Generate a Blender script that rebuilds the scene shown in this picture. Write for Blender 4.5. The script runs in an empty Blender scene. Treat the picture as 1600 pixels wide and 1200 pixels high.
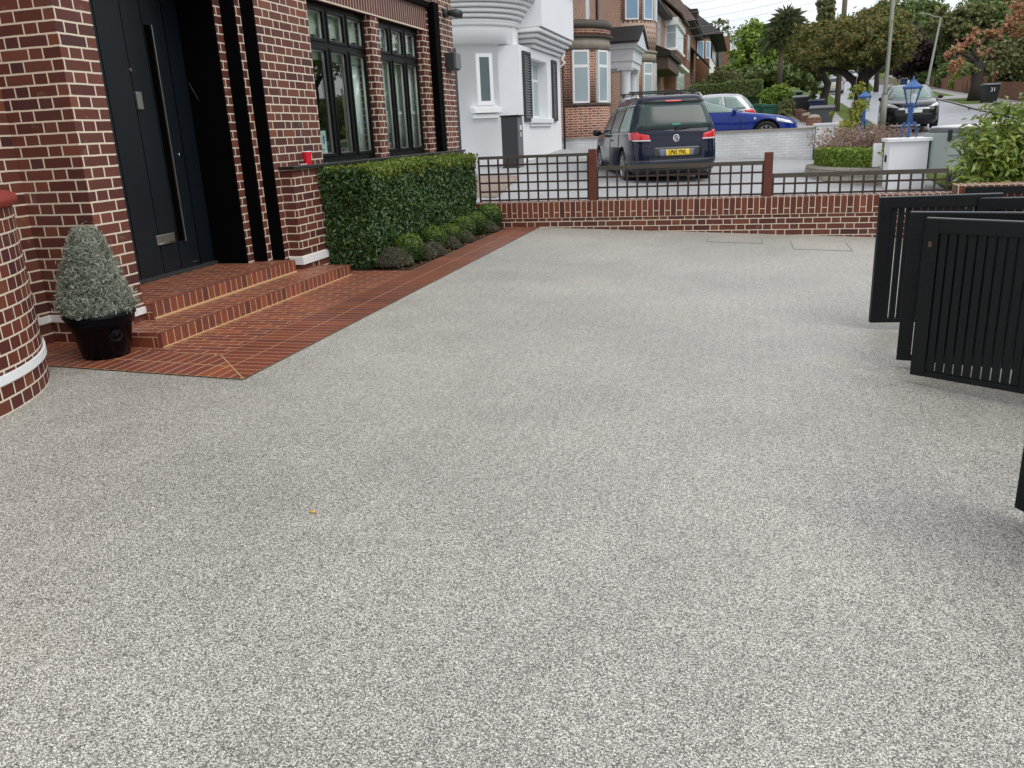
import bpy, bmesh, math, random
import numpy as np
from mathutils import Vector, Matrix
random.seed(7); np.random.seed(7)
S = bpy.context.scene
COL = S.collection
R = math.radians
# ---------------------------------------------------------------- camera
F_PX = 1270.0
PITCH, ROLL, YAW = R(17.172), R(-2.662), R(-16.018)
fw = Vector((math.sin(YAW) * math.cos(PITCH), math.cos(YAW) * math.cos(PITCH), -math.sin(PITCH)))
r0 = Vector((math.cos(YAW), -math.sin(YAW), 0)); u0 = r0.cross(fw)
rr = math.cos(ROLL) * r0 + math.sin(ROLL) * u0
uu = -math.sin(ROLL) * r0 + math.cos(ROLL) * u0
cam_d = bpy.data.cameras.new('camera'); cam = bpy.data.objects.new('camera', cam_d); COL.objects.link(cam)
m = Matrix.Identity(4)
for i in range(3):
    m[i][0] = rr[i]; m[i][1] = uu[i]; m[i][2] = -fw[i]
m.translation = Vector((0, 0, 1.30))
cam.matrix_world = m
cam_d.sensor_width = 36; cam_d.lens = F_PX / 1600 * 36; cam_d.clip_end = 2000; cam_d.clip_start = 0.05
S.camera = cam
# ---------------------------------------------------------------- world + sun (overcast)
SUN_EL, SUN_AZ = R(52), R(115)      # azimuth clockwise from +Y
w = bpy.data.worlds.new('World'); S.world = w; w.use_nodes = True
nt = w.node_tree; nt.nodes.clear()
wo = nt.nodes.new('ShaderNodeOutputWorld'); bg = nt.nodes.new('ShaderNodeBackground'); bg.inputs[1].default_value = 0.1
sky = nt.nodes.new('ShaderNodeTexSky'); sky.sky_type = 'NISHITA'; sky.sun_disc = False
sky.sun_elevation = SUN_EL; sky.sun_rotation = SUN_AZ
tc = nt.nodes.new('ShaderNodeTexCoord'); mp = nt.nodes.new('ShaderNodeMapping'); mp.inputs[3].default_value = (1.6, 1.6, 5)
no = nt.nodes.new('ShaderNodeTexNoise'); no.inputs['Scale'].default_value = 1.6; no.inputs['Detail'].default_value = 7; no.inputs['Roughness'].default_value = .55
cr = nt.nodes.new('ShaderNodeValToRGB'); cr.color_ramp.elements[0].position = .3; cr.color_ramp.elements[0].color = (.72, .72, .72, 1)
cr.color_ramp.elements[1].position = .55; cr.color_ramp.elements[1].color = (.97, .97, .97, 1)
cl = nt.nodes.new('ShaderNodeValToRGB'); cl.color_ramp.elements[0].position = .35; cl.color_ramp.elements[0].color = (6.3, 6.6, 7.1, 1)
cl.color_ramp.elements[1].position = .7; cl.color_ramp.elements[1].color = (9.4, 9.5, 9.7, 1)
mx = nt.nodes.new('ShaderNodeMix'); mx.data_type = 'RGBA'
L = nt.links.new
L(tc.outputs['Generated'], mp.inputs[0]); L(mp.outputs[0], no.inputs['Vector']); L(no.outputs[0], cr.inputs[0]); L(no.outputs[0], cl.inputs[0])
L(cr.outputs[0], mx.inputs['Factor']); L(sky.outputs[0], mx.inputs['A']); L(cl.outputs[0], mx.inputs['B'])
L(mx.outputs['Result'], bg.inputs[0]); L(bg.outputs[0], wo.inputs[0])
sd = bpy.data.lights.new('sun', 'SUN'); sd.energy = 0.95; sd.angle = R(40); sd.color = (1, .96, .9)
sun = bpy.data.objects.new('sun', sd); COL.objects.link(sun)
sdir = Vector((math.sin(SUN_AZ) * math.cos(SUN_EL), math.cos(SUN_AZ) * math.cos(SUN_EL), math.sin(SUN_EL)))
sun.rotation_euler = (-sdir).to_track_quat('-Z', 'Y').to_euler(); sun.location = (20, -10, 40)
S.view_settings.view_transform = 'Standard'; S.view_settings.look = 'None'
S.view_settings.exposure = 0.60; S.view_settings.gamma = 1
S.render.engine = 'CYCLES'

# ================================================================ materials
class NB:
    def __init__(s, name):
        s.m = bpy.data.materials.new(name); s.m.use_nodes = True; s.t = s.m.node_tree; s.t.nodes.clear()
        s.out = s.t.nodes.new('ShaderNodeOutputMaterial'); s.p = s.t.nodes.new('ShaderNodeBsdfPrincipled')
        s.link(s.p.outputs[0], s.out.inputs[0])
    def link(s, a, b): s.t.links.new(a, b)
    def n(s, k, **kw):
        x = s.t.nodes.new(k)
        for a, b in kw.items(): setattr(x, a, b)
        return x
    def set(s, inp, v):
        if hasattr(v, 'is_output') or isinstance(v, bpy.types.NodeSocket): s.link(v, inp)
        else: inp.default_value = v
    def M(s, op, a, b=0.0, c=None):
        x = s.n('ShaderNodeMath', operation=op); s.set(x.inputs[0], a); s.set(x.inputs[1], b)
        if c is not None: s.set(x.inputs[2], c)
        return x.outputs[0]
    def mix(s, f, a, b, bt='MIX'):
        x = s.n('ShaderNodeMix', data_type='RGBA', blend_type=bt)
        s.set(x.inputs['Factor'], f)
        for k, v in (('A', a), ('B', b)):
            if isinstance(v, tuple) and len(v) == 3: v = (*v, 1)
            s.set(x.inputs[k], v)
        return x.outputs['Result']
    def uv(s):
        x = s.n('ShaderNodeUVMap'); x.uv_map = 'UVMap'; return x.outputs[0]
    def obj(s): return s.n('ShaderNodeTexCoord').outputs['Object']
    def noise(s, vec, scale, detail=4, rough=.5):
        x = s.n('ShaderNodeTexNoise'); s.set(x.inputs['Vector'], vec); x.inputs['Scale'].default_value = scale
        x.inputs['Detail'].default_value = detail; x.inputs['Roughness'].default_value = rough; return x.outputs[0]
    def ramp(s, f, stops):
        x = s.n('ShaderNodeValToRGB'); e = x.color_ramp.elements
        while len(e) > 1: e.remove(e[-1])
        for i, (p, c) in enumerate(stops):
            el = e[0] if i == 0 else e.new(p)
            el.position = p; el.color = (*c, 1) if len(c) == 3 else c
        s.link(f, x.inputs[0]) if not isinstance(f, float) else None
        return x.outputs[0]
    def bump(s, h, strength=.3, dist=.01):
        x = s.n('ShaderNodeBump'); x.inputs['Strength'].default_value = strength; x.inputs['Distance'].default_value = dist
        s.link(h, x.inputs['Height']); s.link(x.outputs[0], s.p.inputs['Normal'])
    def base(s, c, rough=.6, metal=0, spec=.5, coat=0):
        if isinstance(c, tuple): s.p.inputs['Base Color'].default_value = (*c[:3], 1)
        else: s.link(c, s.p.inputs['Base Color'])
        s.set(s.p.inputs['Roughness'], rough); s.p.inputs['Metallic'].default_value = metal
        s.p.inputs['Specular IOR Level'].default_value = spec
        if coat: s.p.inputs['Coat Weight'].default_value = coat; s.p.inputs['Coat Roughness'].default_value = .03

def plain(name, c, rough=.6, metal=0, spec=.5, coat=0, var=.12, sc=6, bump=0, bsc=60):
    b = NB(name)
    if var:
        n = b.noise(b.obj(), sc, 5, .6)
        f = b.M('MULTIPLY_ADD', n, 2 * var, 1 - var)
        x = b.n('ShaderNodeVectorMath', operation='SCALE'); x.inputs[0].default_value = c; b.link(f, x.inputs['Scale'])
        b.base(x.outputs[0], rough, metal, spec, coat)
    else: b.base(c, rough, metal, spec, coat)
    if bump: b.bump(b.noise(b.obj(), bsc, 3), bump, .005)
    return b.m

def brick(name, mode, bw, bh, mort, cols, mcol, rough=.55, bumps=.5, swap=False, spec=.3, dirt=.25):
    """mode: flemish | run | stack | soldier ; u,v in metres from UVs"""
    b = NB(name)
    sp = b.n('ShaderNodeSeparateXYZ')
    uvn = b.uv()
    dn = b.n('ShaderNodeTexNoise'); dn.inputs['Scale'].default_value = 9; b.link(uvn, dn.inputs['Vector'])
    ds = b.n('ShaderNodeVectorMath', operation='MULTIPLY_ADD')
    b.link(dn.outputs['Color'], ds.inputs[0]); ds.inputs[1].default_value = (.006, .006, 0); b.link(uvn, ds.inputs[2])
    b.link(ds.outputs[0], sp.inputs[0])
    u, v = (sp.outputs[1], sp.outputs[0]) if swap else (sp.outputs[0], sp.outputs[1])
    u = b.M('ADD', u, 50.0 * bw * 4); v = b.M('ADD', v, 50.0 * bh * 4)
    row = b.M('FLOOR', b.M('DIVIDE', v, bh)); fv = b.M('MULTIPLY', b.M('FRACT', b.M('DIVIDE', v, bh)), bh)
    odd = b.M('MODULO', row, 2.0)
    if mode == 'flemish':
        Lc = bw * 1.5
        uo = b.M('MULTIPLY_ADD', odd, Lc / 2, u)
        cell = b.M('FLOOR', b.M('DIVIDE', uo, Lc)); fu = b.M('MULTIPLY', b.M('FRACT', b.M('DIVIDE', uo, Lc)), Lc)
        hd = b.M('GREATER_THAN', fu, bw)
        lu = b.M('SUBTRACT', fu, b.M('MULTIPLY', hd, bw))
        idu = b.M('MULTIPLY_ADD', cell, 2.0, hd)
    else:
        off = bw / 2 if mode == 'run' else 0.0
        uo = b.M('MULTIPLY_ADD', odd, off, u)
        idu = b.M('FLOOR', b.M('DIVIDE', uo, bw)); lu = b.M('MULTIPLY', b.M('FRACT', b.M('DIVIDE', uo, bw)), bw)
    mm = b.M('MAXIMUM', b.M('LESS_THAN', lu, mort), b.M('LESS_THAN', fv, mort))
    if mode == 'soldier':
        sel = b.M('MODULO', idu, 2.0)
        k = b.M('MULTIPLY', sel, b.M('LESS_THAN', b.M('ABSOLUTE', b.M('SUBTRACT', fv, bh * .36)), mort * .5))
        mm = b.M('MAXIMUM', mm, k)
    cx = b.n('ShaderNodeCombineXYZ'); b.link(idu, cx.inputs[0]); b.link(row, cx.inputs[1])
    wn = b.n('ShaderNodeTexWhiteNoise', noise_dimensions='2D'); b.link(cx.outputs[0], wn.inputs['Vector'])
    k = len(cols)
    c = b.ramp(wn.outputs['Value'], [(i / (k - 1), cc) for i, cc in enumerate(cols)])
    n1 = b.noise(uvn, 55, 4, .65)
    c = b.mix(b.M('MULTIPLY', n1, dirt), c, tuple(x * .35 for x in cols[0]))
    n2 = b.noise(uvn, 1.3, 3)
    mc = b.mix(n2, mcol, tuple(x * .78 for x in mcol))
    wz = b.noise(uvn, .9, 5, .62); wv = b.n('ShaderNodeVectorMath', operation='SCALE'); b.link(c, wv.inputs[0]); b.link(b.M('MULTIPLY_ADD', wz, .9, .55), wv.inputs['Scale'])
    sm_ = b.ramp(b.noise(uvn, 6.5, 5, .7), [(.60, (0, 0, 0)), (.78, (.35, .35, .35))])
    c = b.mix(sm_, wv.outputs[0], tuple(x * .6 for x in mcol))
    c = b.mix(mm, c, mc)
    b.base(c, rough, 0, spec)
    hgt = b.M('ADD', b.M('SUBTRACT', 1.0, mm), b.M('MULTIPLY', n1, .35))
    b.bump(hgt, bumps, .004)
    return b.m

def paint(name, c, rough=.25, coat=1.0, metal=0.0):
    return plain(name, c, rough, metal, .12, coat * .5, var=.04, sc=3)

def glassm(name, tint=(.9, .95, .93), dark=.5, rough=.01, boost=.05, k=1.0):
    b = NB(name); t = b.t
    gl = b.n('ShaderNodeBsdfGlossy'); gl.inputs['Roughness'].default_value = rough; gl.inputs['Color'].default_value = (1, 1, 1, 1)
    tr = b.n('ShaderNodeBsdfTransparent'); tr.inputs[0].default_value = (*[x * (1 - dark) for x in tint], 1)
    fr = b.n('ShaderNodeFresnel'); fr.inputs[0].default_value = 1.52
    gg = b.n('ShaderNodeNewGeometry'); b.link(b.M('MULTIPLY_ADD', gg.outputs['Backfacing'], 1 / 1.52 - 1.52, 1.52), fr.inputs[0])
    f = b.M('ADD', b.M('MULTIPLY', fr.outputs[0], k), boost)
    ms = b.n('ShaderNodeMixShader'); b.link(f, ms.inputs[0]); b.link(tr.outputs[0], ms.inputs[1]); b.link(gl.outputs[0], ms.inputs[2])
    b.link(ms.outputs[0], b.out.inputs[0]); t.nodes.remove(b.p); return b.m

def leafm(name, cols, rough=.45, trans=.25, spec=.4):
    b = NB(name)
    g = b.n('ShaderNodeNewGeometry')
    c = b.ramp(g.outputs['Random Per Island'], [(i / (len(cols) - 1), x) for i, x in enumerate(cols)])
    n = b.noise(b.obj(), 1.1, 2)
    c = b.mix(b.M('MULTIPLY', n, .5), c, tuple(x * .62 for x in cols[len(cols) // 2]))
    b.base(c, rough, 0, spec)
    if trans:
        tl = b.n('ShaderNodeBsdfTranslucent'); b.link(c, tl.inputs[0])
        ms = b.n('ShaderNodeMixShader'); ms.inputs[0].default_value = trans
        b.link(b.p.outputs[0], ms.inputs[1]); b.link(tl.outputs[0], ms.inputs[2]); b.link(ms.outputs[0], b.out.inputs[0])
    return b.m

def emis(name, c, s):
    b = NB(name); b.base(c); b.p.inputs['Emission Color'].default_value = (*c, 1); b.p.inputs['Emission Strength'].default_value = s; return b.m

CREAM = (.82, .72, .57)
MT = {}
MT['brick'] = brick('brick_main', 'flemish', .225, .075, .0118,
    [(.10, .034, .028), (.135, .043, .033), (.17, .055, .038), (.115, .036, .028), (.19, .062, .042), (.08, .034, .034), (.15, .045, .034), (.23, .078, .044), (.155, .060, .045), (.13, .040, .03)], CREAM, bumps=.6)
MT['bay'] = brick('brick_bay_headers', 'run', .1125, .075, .0105,
    [(.09, .022, .02), (.14, .03, .022), (.11, .025, .02), (.19, .045, .025), (.12, .03, .025), (.26, .08, .03), (.08, .02, .02)], CREAM, bumps=.6)
MT['soldier'] = brick('brick_soldier', 'stack', .072, 5.0, .0085,
    [(.09, .022, .02), (.13, .03, .024), (.11, .025, .02), (.16, .04, .028)], CREAM, bumps=.6)
MT['cope'] = brick('brick_on_edge', 'soldier', .0765, .225, .010,
    [(.17, .048, .030), (.21, .060, .034), (.13, .038, .028), (.25, .075, .04), (.10, .034, .028)], CREAM, bumps=.6)
PCOL = [(.22, .060, .040), (.26, .070, .044), (.19, .058, .048), (.30, .085, .046), (.17, .055, .050), (.23, .062, .040), (.33, .095, .045)]
TAN = (.60, .40, .20)
MT['pave_run'] = brick('paver_running', 'run', .225, .079, .008, PCOL, TAN, rough=.42, bumps=.35, spec=.45)
MT['pave_stack'] = brick('paver_stack', 'stack', .335, .079, .008, [tuple(a * .72 for a in c) for c in PCOL], (.36, .2, .1), rough=.4, bumps=.3, spec=.45)
MT['pave_stack_y'] = brick('paver_stack_across', 'stack', .235, .079, .008, PCOL, TAN, rough=.4, bumps=.3, swap=True, spec=.45)
MT['riser'] = brick('step_riser', 'stack', .079, 4.0, .009, PCOL + [(.10, .035, .032)], TAN, rough=.45, bumps=.5, spec=.4)
RED2 = [(.24, .085, .05), (.31, .11, .06), (.19, .065, .042), (.37, .14, .07), (.15, .055, .04), (.28, .09, .055)]
MT['brick2'] = brick('brick_semi', 'flemish', .225, .075, .016, RED2, (.62, .54, .45), rough=.8, bumps=.5)
MT['brick3'] = brick('brick_far', 'run', .225, .075, .012, [(.19, .07, .04), (.25, .1, .055), (.15, .055, .035), (.30, .12, .06)], (.34, .28, .22), rough=.85)
MT['brickstripe'] = brick('brick_striped', 'run', .225, .22, .13, [(.22, .07, .045), (.14, .05, .035), (.28, .1, .05)], (.48, .36, .30), rough=.85)
MT['whitebrick'] = brick('painted_brick', 'run', .225, .075, .006, [(.72, .73, .74), (.78, .78, .78), (.68, .7, .71)], (.5, .5, .49), rough=.7, bumps=.9, dirt=.12)
MT['stonecourse'] = brick('stone_courses', 'run', .42, .11, .014, [(.30, .27, .21), (.36, .33, .27), (.25, .22, .17), (.32, .30, .25)], (.12, .10, .08), rough=.9, bumps=1)

def resin():
    b = NB('resin_bound_gravel'); o = b.obj()
    vo = b.n('ShaderNodeTexVoronoi'); vo.inputs['Scale'].default_value = 265; b.link(o, vo.inputs['Vector'])
    sp = b.n('ShaderNodeSeparateColor'); b.link(vo.outputs['Color'], sp.inputs[0])
    c = b.ramp(sp.outputs[0], [(0, (.085, .080, .070)), (.16, (.175, .168, .148)), (.34, (.30, .290, .260)), (.56, (.42, .405, .365)), (.8, (.575, .558, .505)), (1, (.80, .775, .715))])
    c = b.mix(b.M('MULTIPLY', sp.outputs[1], .12), c, (.45, .38, .25))
    gap = b.M('GREATER_THAN', vo.outputs['Distance'], .62)
    c = b.mix(b.M('MULTIPLY', gap, .75), c, (.06, .058, .055))
    n = b.noise(o, .55, 4, .6); n2 = b.noise(o, 3.2, 4, .6)
    f = b.M('MULTIPLY', b.M('MULTIPLY_ADD', n, .80, .70), b.M('MULTIPLY_ADD', n2, .28, .86))
    x = b.n('ShaderNodeVectorMath', operation='SCALE'); b.link(c, x.inputs[0]); b.link(f, x.inputs['Scale'])
    st = b.noise(o, 1.1, 3, .5)
    c2 = b.mix(b.ramp(st, [(.60, (0, 0, 0)), (.75, (.16, .16, .16))]), x.outputs[0], (.24, .24, .13))
    b.base(c2, b.M('MULTIPLY_ADD', n2, .3, .36), 0, .55)
    b.bump(vo.outputs['Distance'], .6, -.003)
    return b.m
MT['resin'] = resin()

def asphalt(name, c, sc=40, rough=.55, spec=.5, patch=.3):
    b = NB(name); o = b.obj()
    n = b.noise(o, sc, 4, .7); n2 = b.noise(o, .35, 4, .6)
    f = b.M('MULTIPLY', b.M('MULTIPLY_ADD', n, .5, .75), b.M('MULTIPLY_ADD', n2, 2 * patch, 1 - patch))
    x = b.n('ShaderNodeVectorMath', operation='SCALE'); x.inputs[0].default_value = c; b.link(f, x.inputs['Scale'])
    b.base(x.outputs[0], b.M('MULTIPLY_ADD', n2, .4, rough - .2), 0, spec); b.bump(n, .3, .004); return b.m
MT['road'] = asphalt('wet_asphalt', (.27, .285, .31), rough=.40, spec=1.0)
MT['pavement'] = asphalt('pavement_grey', (.30, .29, .28), rough=.6)
MT['concrete'] = asphalt('drive_concrete', (.35, .355, .36), sc=14, rough=.55, patch=.15)
MT['mulch'] = asphalt('bark_mulch', (.27, .22, .18), sc=12, rough=.9, spec=.1, patch=.5)
MT['soil'] = asphalt('soil', (.045, .033, .022), sc=30, rough=.95, spec=.1)
def grassm():
    b = NB('turf'); o = b.obj(); n = b.noise(o, 30, 5, .7); n2 = b.noise(o, 1.2, 3)
    c = b.ramp(n, [(.2, (.03, .055, .01)), (.5, (.09, .15, .03)), (.8, (.17, .24, .06))])
    c = b.mix(b.M('MULTIPLY', n2, .4), c, (.12, .12, .04)); b.base(c, .9, 0, .1); b.bump(n, 1, .03); return b.m
MT['grass'] = grassm()
def tilem(name, c):
    b = NB(name); sp = b.n('ShaderNodeSeparateXYZ'); uvn = b.uv(); b.link(uvn, sp.inputs[0])
    fv = b.M('FRACT', b.M('DIVIDE', sp.outputs[1], .18)); n = b.noise(uvn, 1.5, 5, .65); n2 = b.noise(uvn, 18, 3)
    fu = b.M('FRACT', b.M('DIVIDE', b.M('MULTIPLY_ADD', b.M('MODULO', b.M('FLOOR', b.M('DIVIDE', sp.outputs[1], .18)), 2.0), .13, sp.outputs[0]), .26))
    e = b.M('MAXIMUM', b.M('LESS_THAN', fv, .14), b.M('LESS_THAN', fu, .05))
    cc = b.mix(n, tuple(x * .55 for x in c), tuple(min(1, x * 1.6) for x in c)); cc = b.mix(b.M('MULTIPLY', n2, .4), cc, tuple(x * .5 for x in c))
    cc = b.mix(b.M('MULTIPLY', e, .7), cc, tuple(x * .25 for x in c))
    b.base(cc, .85, 0, .2); b.bump(b.M('SUBTRACT', 1.0, fv), .8, .02); return b.m
MT['tile'] = tilem('roof_tile', (.13, .095, .075))
MT['tiledark'] = tilem('roof_tile_dark', (.05, .046, .044))
MT['black'] = plain('black_fin_paint', (.0015, .0015, .0018), .8, spec=.06, var=.3)
MT['frame'] = plain('black_window_frame', (.003, .0035, .004), .3, spec=.16, var=.2)
MT['door'] = plain('navy_door_panel', (.0058, .0098, .0150), .34, spec=.5, var=.10, sc=2)
MT['groove'] = plain('door_groove', (.0008, .0008, .001), .9, spec=.03, var=0)
MT['gate'] = plain('gate_black_stain', (.0045, .0058, .007), .48, spec=.28, var=.3, sc=9, bump=.25)
MT['steel'] = plain('brushed_steel', (.58, .57, .54), .3, 1, var=.08)
MT['white'] = plain('white_paint', (.85, .86, .87), .55, var=.05)
MT['upvc'] = plain('white_upvc', (.82, .83, .84), .3, var=.02)
MT['render'] = plain('white_render', (.84, .85, .87), .8, var=.05, sc=2, bump=.15, bsc=25)
MT['rough'] = plain('roughcast_render', (.84, .85, .87), .85, var=.07, sc=20, bump=1.0, bsc=22)
MT['stone'] = plain('bath_stone', (.33, .29, .23), .85, var=.3, sc=3, bump=.3)
MT['stonedark'] = plain('dark_stone_cap', (.085, .07, .06), .8, var=.35, sc=4)
MT['redcap'] = plain('red_coping_stone', (.30, .035, .025), .45, var=.3, sc=14, bump=.3)
MT['steelgrey'] = plain('cover_edge', (.22, .22, .21), .6, var=.3, sc=20)
MT['wire'] = plain('wire_grey', (.38, .39, .40), .6, var=0)
MT['grey'] = plain('anthracite', (.035, .038, .042), .5, var=.1)
MT['midgrey'] = plain('mid_grey', (.16, .17, .18), .5, var=.1)
MT['blackpl'] = plain('black_plastic', (.012, .012, .013), .3, spec=.5, var=.1)
MT['pot'] = plain('black_glazed_pot', (.0025, .0035, .006), .25, spec=.10, var=.1)
MT['red'] = plain('red_cup_plastic', (.75, .012, .03), .35, var=.03)
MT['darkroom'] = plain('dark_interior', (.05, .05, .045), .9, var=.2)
MT['blind'] = plain('roller_blind', (.75, .77, .7), .8, var=.04)
MT['curtain'] = plain('curtain_cloth', (.80, .84, .80), .85, var=.05)
MT['glass'] = glassm('window_glass', dark=.0, boost=.0, k=1.0)
MT['glassdark'] = glassm('car_glass', tint=(.55, .7, .62), dark=.55, boost=.06)
MT['glassclear'] = glassm('lantern_glass', tint=(.95, 1, .95), dark=.1, boost=.12, k=1.5)
MT['sillblk'] = plain('black_slate_sill', (.02, .022, .025), .25, spec=.6, var=.1)
MT['trellis'] = plain('brown_trellis', (.055, .032, .024), .7, var=.35, sc=8)
MT['post'] = plain('redwood_post', (.13, .038, .022), .7, var=.35, sc=12, bump=.3)
MT['woodtop'] = plain('weathered_rail', (.085, .07, .055), .75, var=.3, sc=12)
MT['bluelamp'] = plain('blue_lantern_paint', (.03, .11, .32), .35, var=.08)
MT['pole'] = plain('galvanised_pole', (.23, .24, .20), .55, var=.2, sc=2)
MT['bark'] = plain('bark', (.035, .028, .022), .9, var=.4, sc=10, bump=.8, bsc=18)
MT['palebark'] = plain('pale_bark', (.16, .13, .10), .9, var=.3, sc=10, bump=.5)
MT['trailer'] = plain('grey_green_panel', (.33, .38, .35), .5, var=.05)
MT['tyre'] = plain('tyre_rubber', (.012, .012, .012), .8, var=.2)
MT['alloy'] = plain('alloy_wheel', (.55, .56, .58), .3, .9, var=.05)
MT['chrome'] = plain('chrome', (.75, .75, .76), .12, 1, var=0)
MT['plate'] = plain('yellow_plate', (.80, .55, .02), .4, var=.02)
MT['platew'] = plain('white_plate', (.75, .75, .72), .4, var=.02)
MT['ink'] = plain('black_lettering', (.01, .01, .01), .5, var=0)
MT['platblue'] = plain('plate_blue', (.03, .12, .5), .4, var=0)
MT['tailred'] = plain('tail_lamp_red', (.58, .008, .018), .15, coat=.4, var=.25, sc=30)
MT['lampclear'] = plain('lamp_clear', (.6, .62, .65), .1, coat=1, var=.1, sc=20)
MT['vanpaint'] = paint('navy_metallic', (.006, .009, .026), .2)
MT['bluepaint'] = paint('bright_blue_metallic', (.006, .028, .22), .2)
MT['silver'] = paint('silver_paint', (.48, .50, .52), .28, metal=.3)
MT['blackpaint'] = paint('black_car_paint', (.012, .012, .013), .2)
MT['bin'] = plain('grey_bin_plastic', (.075, .085, .09), .55, var=.1)
MT['bindark'] = plain('dark_bin_plastic', (.02, .023, .025), .5, var=.1)
MT['binblue'] = plain('navy_bin_plastic', (.02, .035, .11), .5, var=.1)
MT['bingreen'] = plain('green_bin_plastic', (.015, .10, .06), .5, var=.1)
MT['yleaf'] = plain('yellow_leaf', (.62, .32, .02), .5, var=.2, sc=60)
MT['paper'] = plain('poster_paper', (.62, .70, .72), .6, var=.03)
MT['posterblue'] = plain('poster_blue', (.03, .16, .42), .6, var=0)
MT['l_hedge'] = leafm('laurel_leaves', [(.025, .06, .014), (.04, .095, .02), (.03, .075, .026), (.065, .13, .026), (.045, .105, .018), (.15, .21, .035)], rough=.36, spec=.5, trans=.15)
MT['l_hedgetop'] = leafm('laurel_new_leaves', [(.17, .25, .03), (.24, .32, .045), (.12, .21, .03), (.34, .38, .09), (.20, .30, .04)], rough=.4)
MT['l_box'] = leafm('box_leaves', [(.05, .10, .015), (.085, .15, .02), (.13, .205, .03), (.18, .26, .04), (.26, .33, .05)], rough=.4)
MT['l_boxdark'] = leafm('box_shade_leaves', [(.02, .05, .008), (.035, .08, .012), (.055, .11, .018), (.08, .14, .02)], rough=.4)  # darker leaf colour that paints shade on the ball undersides
MT['l_litter'] = leafm('dead_leaves', [(.12, .06, .03), (.2, .1, .05), (.28, .16, .07), (.09, .05, .03)], rough=.8, trans=0)
MT['l_grey'] = leafm('lavender_leaves', [(.16, .20, .11), (.24, .27, .16), (.28, .24, .18), (.12, .15, .08), (.32, .24, .19)], rough=.7)
MT['l_conifer'] = leafm('blue_conifer_needles', [(.24, .27, .21), (.34, .38, .30), (.45, .48, .40), (.17, .20, .145), (.56, .58, .49)], rough=.75, trans=.1)
MT['l_bright'] = leafm('bright_shrub_leaves', [(.10, .17, .022), (.18, .27, .035), (.28, .36, .05), (.13, .21, .025), (.38, .44, .08), (.22, .30, .04)], rough=.35, spec=.5)
MT['l_tree'] = leafm('green_tree_leaves', [(0.1, 0.156, 0.056), (0.163, 0.231, 0.075), (0.225, 0.294, 0.1), (0.288, 0.35, 0.125)], rough=.6)
MT['l_light'] = leafm('light_green_leaves', [(0.115, 0.207, 0.034), (0.207, 0.322, 0.046), (0.31, 0.437, 0.069), (0.414, 0.517, 0.103)], rough=.5)
MT['l_autumn'] = leafm('autumn_leaves', [(.09, .135, .035), (.13, .18, .045), (.18, .20, .05), (.34, .23, .08), (.16, .19, .05), (.11, .15, .035), (.42, .25, .09), (.15, .18, .045)], rough=.6)
MT['l_olive'] = leafm('olive_leaves', [(0.125, 0.15, 0.062), (0.188, 0.213, 0.081), (0.25, 0.263, 0.1), (0.325, 0.312, 0.138)], rough=.6)
MT['l_purple'] = leafm('purple_leaves', [(.07, .045, .055), (.10, .06, .07), (.14, .08, .09), (.09, .06, .06)], rough=.6)
MT['l_red'] = leafm('red_maple_leaves', [(0.552, 0.264, 0.156), (0.624, 0.36, 0.192), (0.432, 0.288, 0.132), (0.6, 0.204, 0.168), (0.36, 0.312, 0.12), (0.264, 0.288, 0.096)], rough=.6)
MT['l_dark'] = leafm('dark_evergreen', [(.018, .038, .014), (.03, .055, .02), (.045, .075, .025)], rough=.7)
MT['l_pink'] = leafm('pink_heather', [(.5, .29, .27), (.62, .42, .38), (.38, .24, .2), (.28, .25, .14), (.72, .58, .52)], rough=.7)
MT['l_palm'] = leafm('palm_leaves', [(.07, .10, .045), (.12, .16, .07), (.18, .21, .10), (.27, .28, .16)], rough=.5)
MT['l_yel'] = leafm('yellow_green_leaves', [(.16, .24, .03), (.25, .33, .05), (.40, .34, .05), (.10, .18, .03)], rough=.5)

# ================================================================ objects / hierarchy helpers
def tagp(o, label=None, cat=None, group=None, kind=None):
    if label: o['label'] = label
    if cat: o['category'] = cat
    if group: o['group'] = group
    if kind: o['kind'] = kind
    return o
def thing(name, label, cat, loc=(0, 0, 0), rz=0, group=None):
    o = bpy.data.objects.new(name, None); COL.objects.link(o); o.location = loc; o.rotation_euler = (0, 0, rz)
    o.empty_display_size = .1
    return tagp(o, label, cat, group)
def loc_world(p):
    v = Vector((0, 0, 0))
    while p is not None:
        v += p.location; p = p.parent
    return v
def boxuv(bm):
    uvl = bm.loops.layers.uv.get('UVMap') or bm.loops.layers.uv.new('UVMap')
    mk = bm.faces.layers.int.get('keepuv')
    for f in bm.faces:
        if mk is not None and f[mk]: continue
        n = f.normal; ax, ay, az = abs(n.x), abs(n.y), abs(n.z)
        for l in f.loops:
            c = l.vert.co
            if az > .75: l[uvl].uv = (c.x, c.y)
            elif ax >= ay: l[uvl].uv = (c.y, c.z)
            else: l[uvl].uv = (c.x, c.z)
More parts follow.
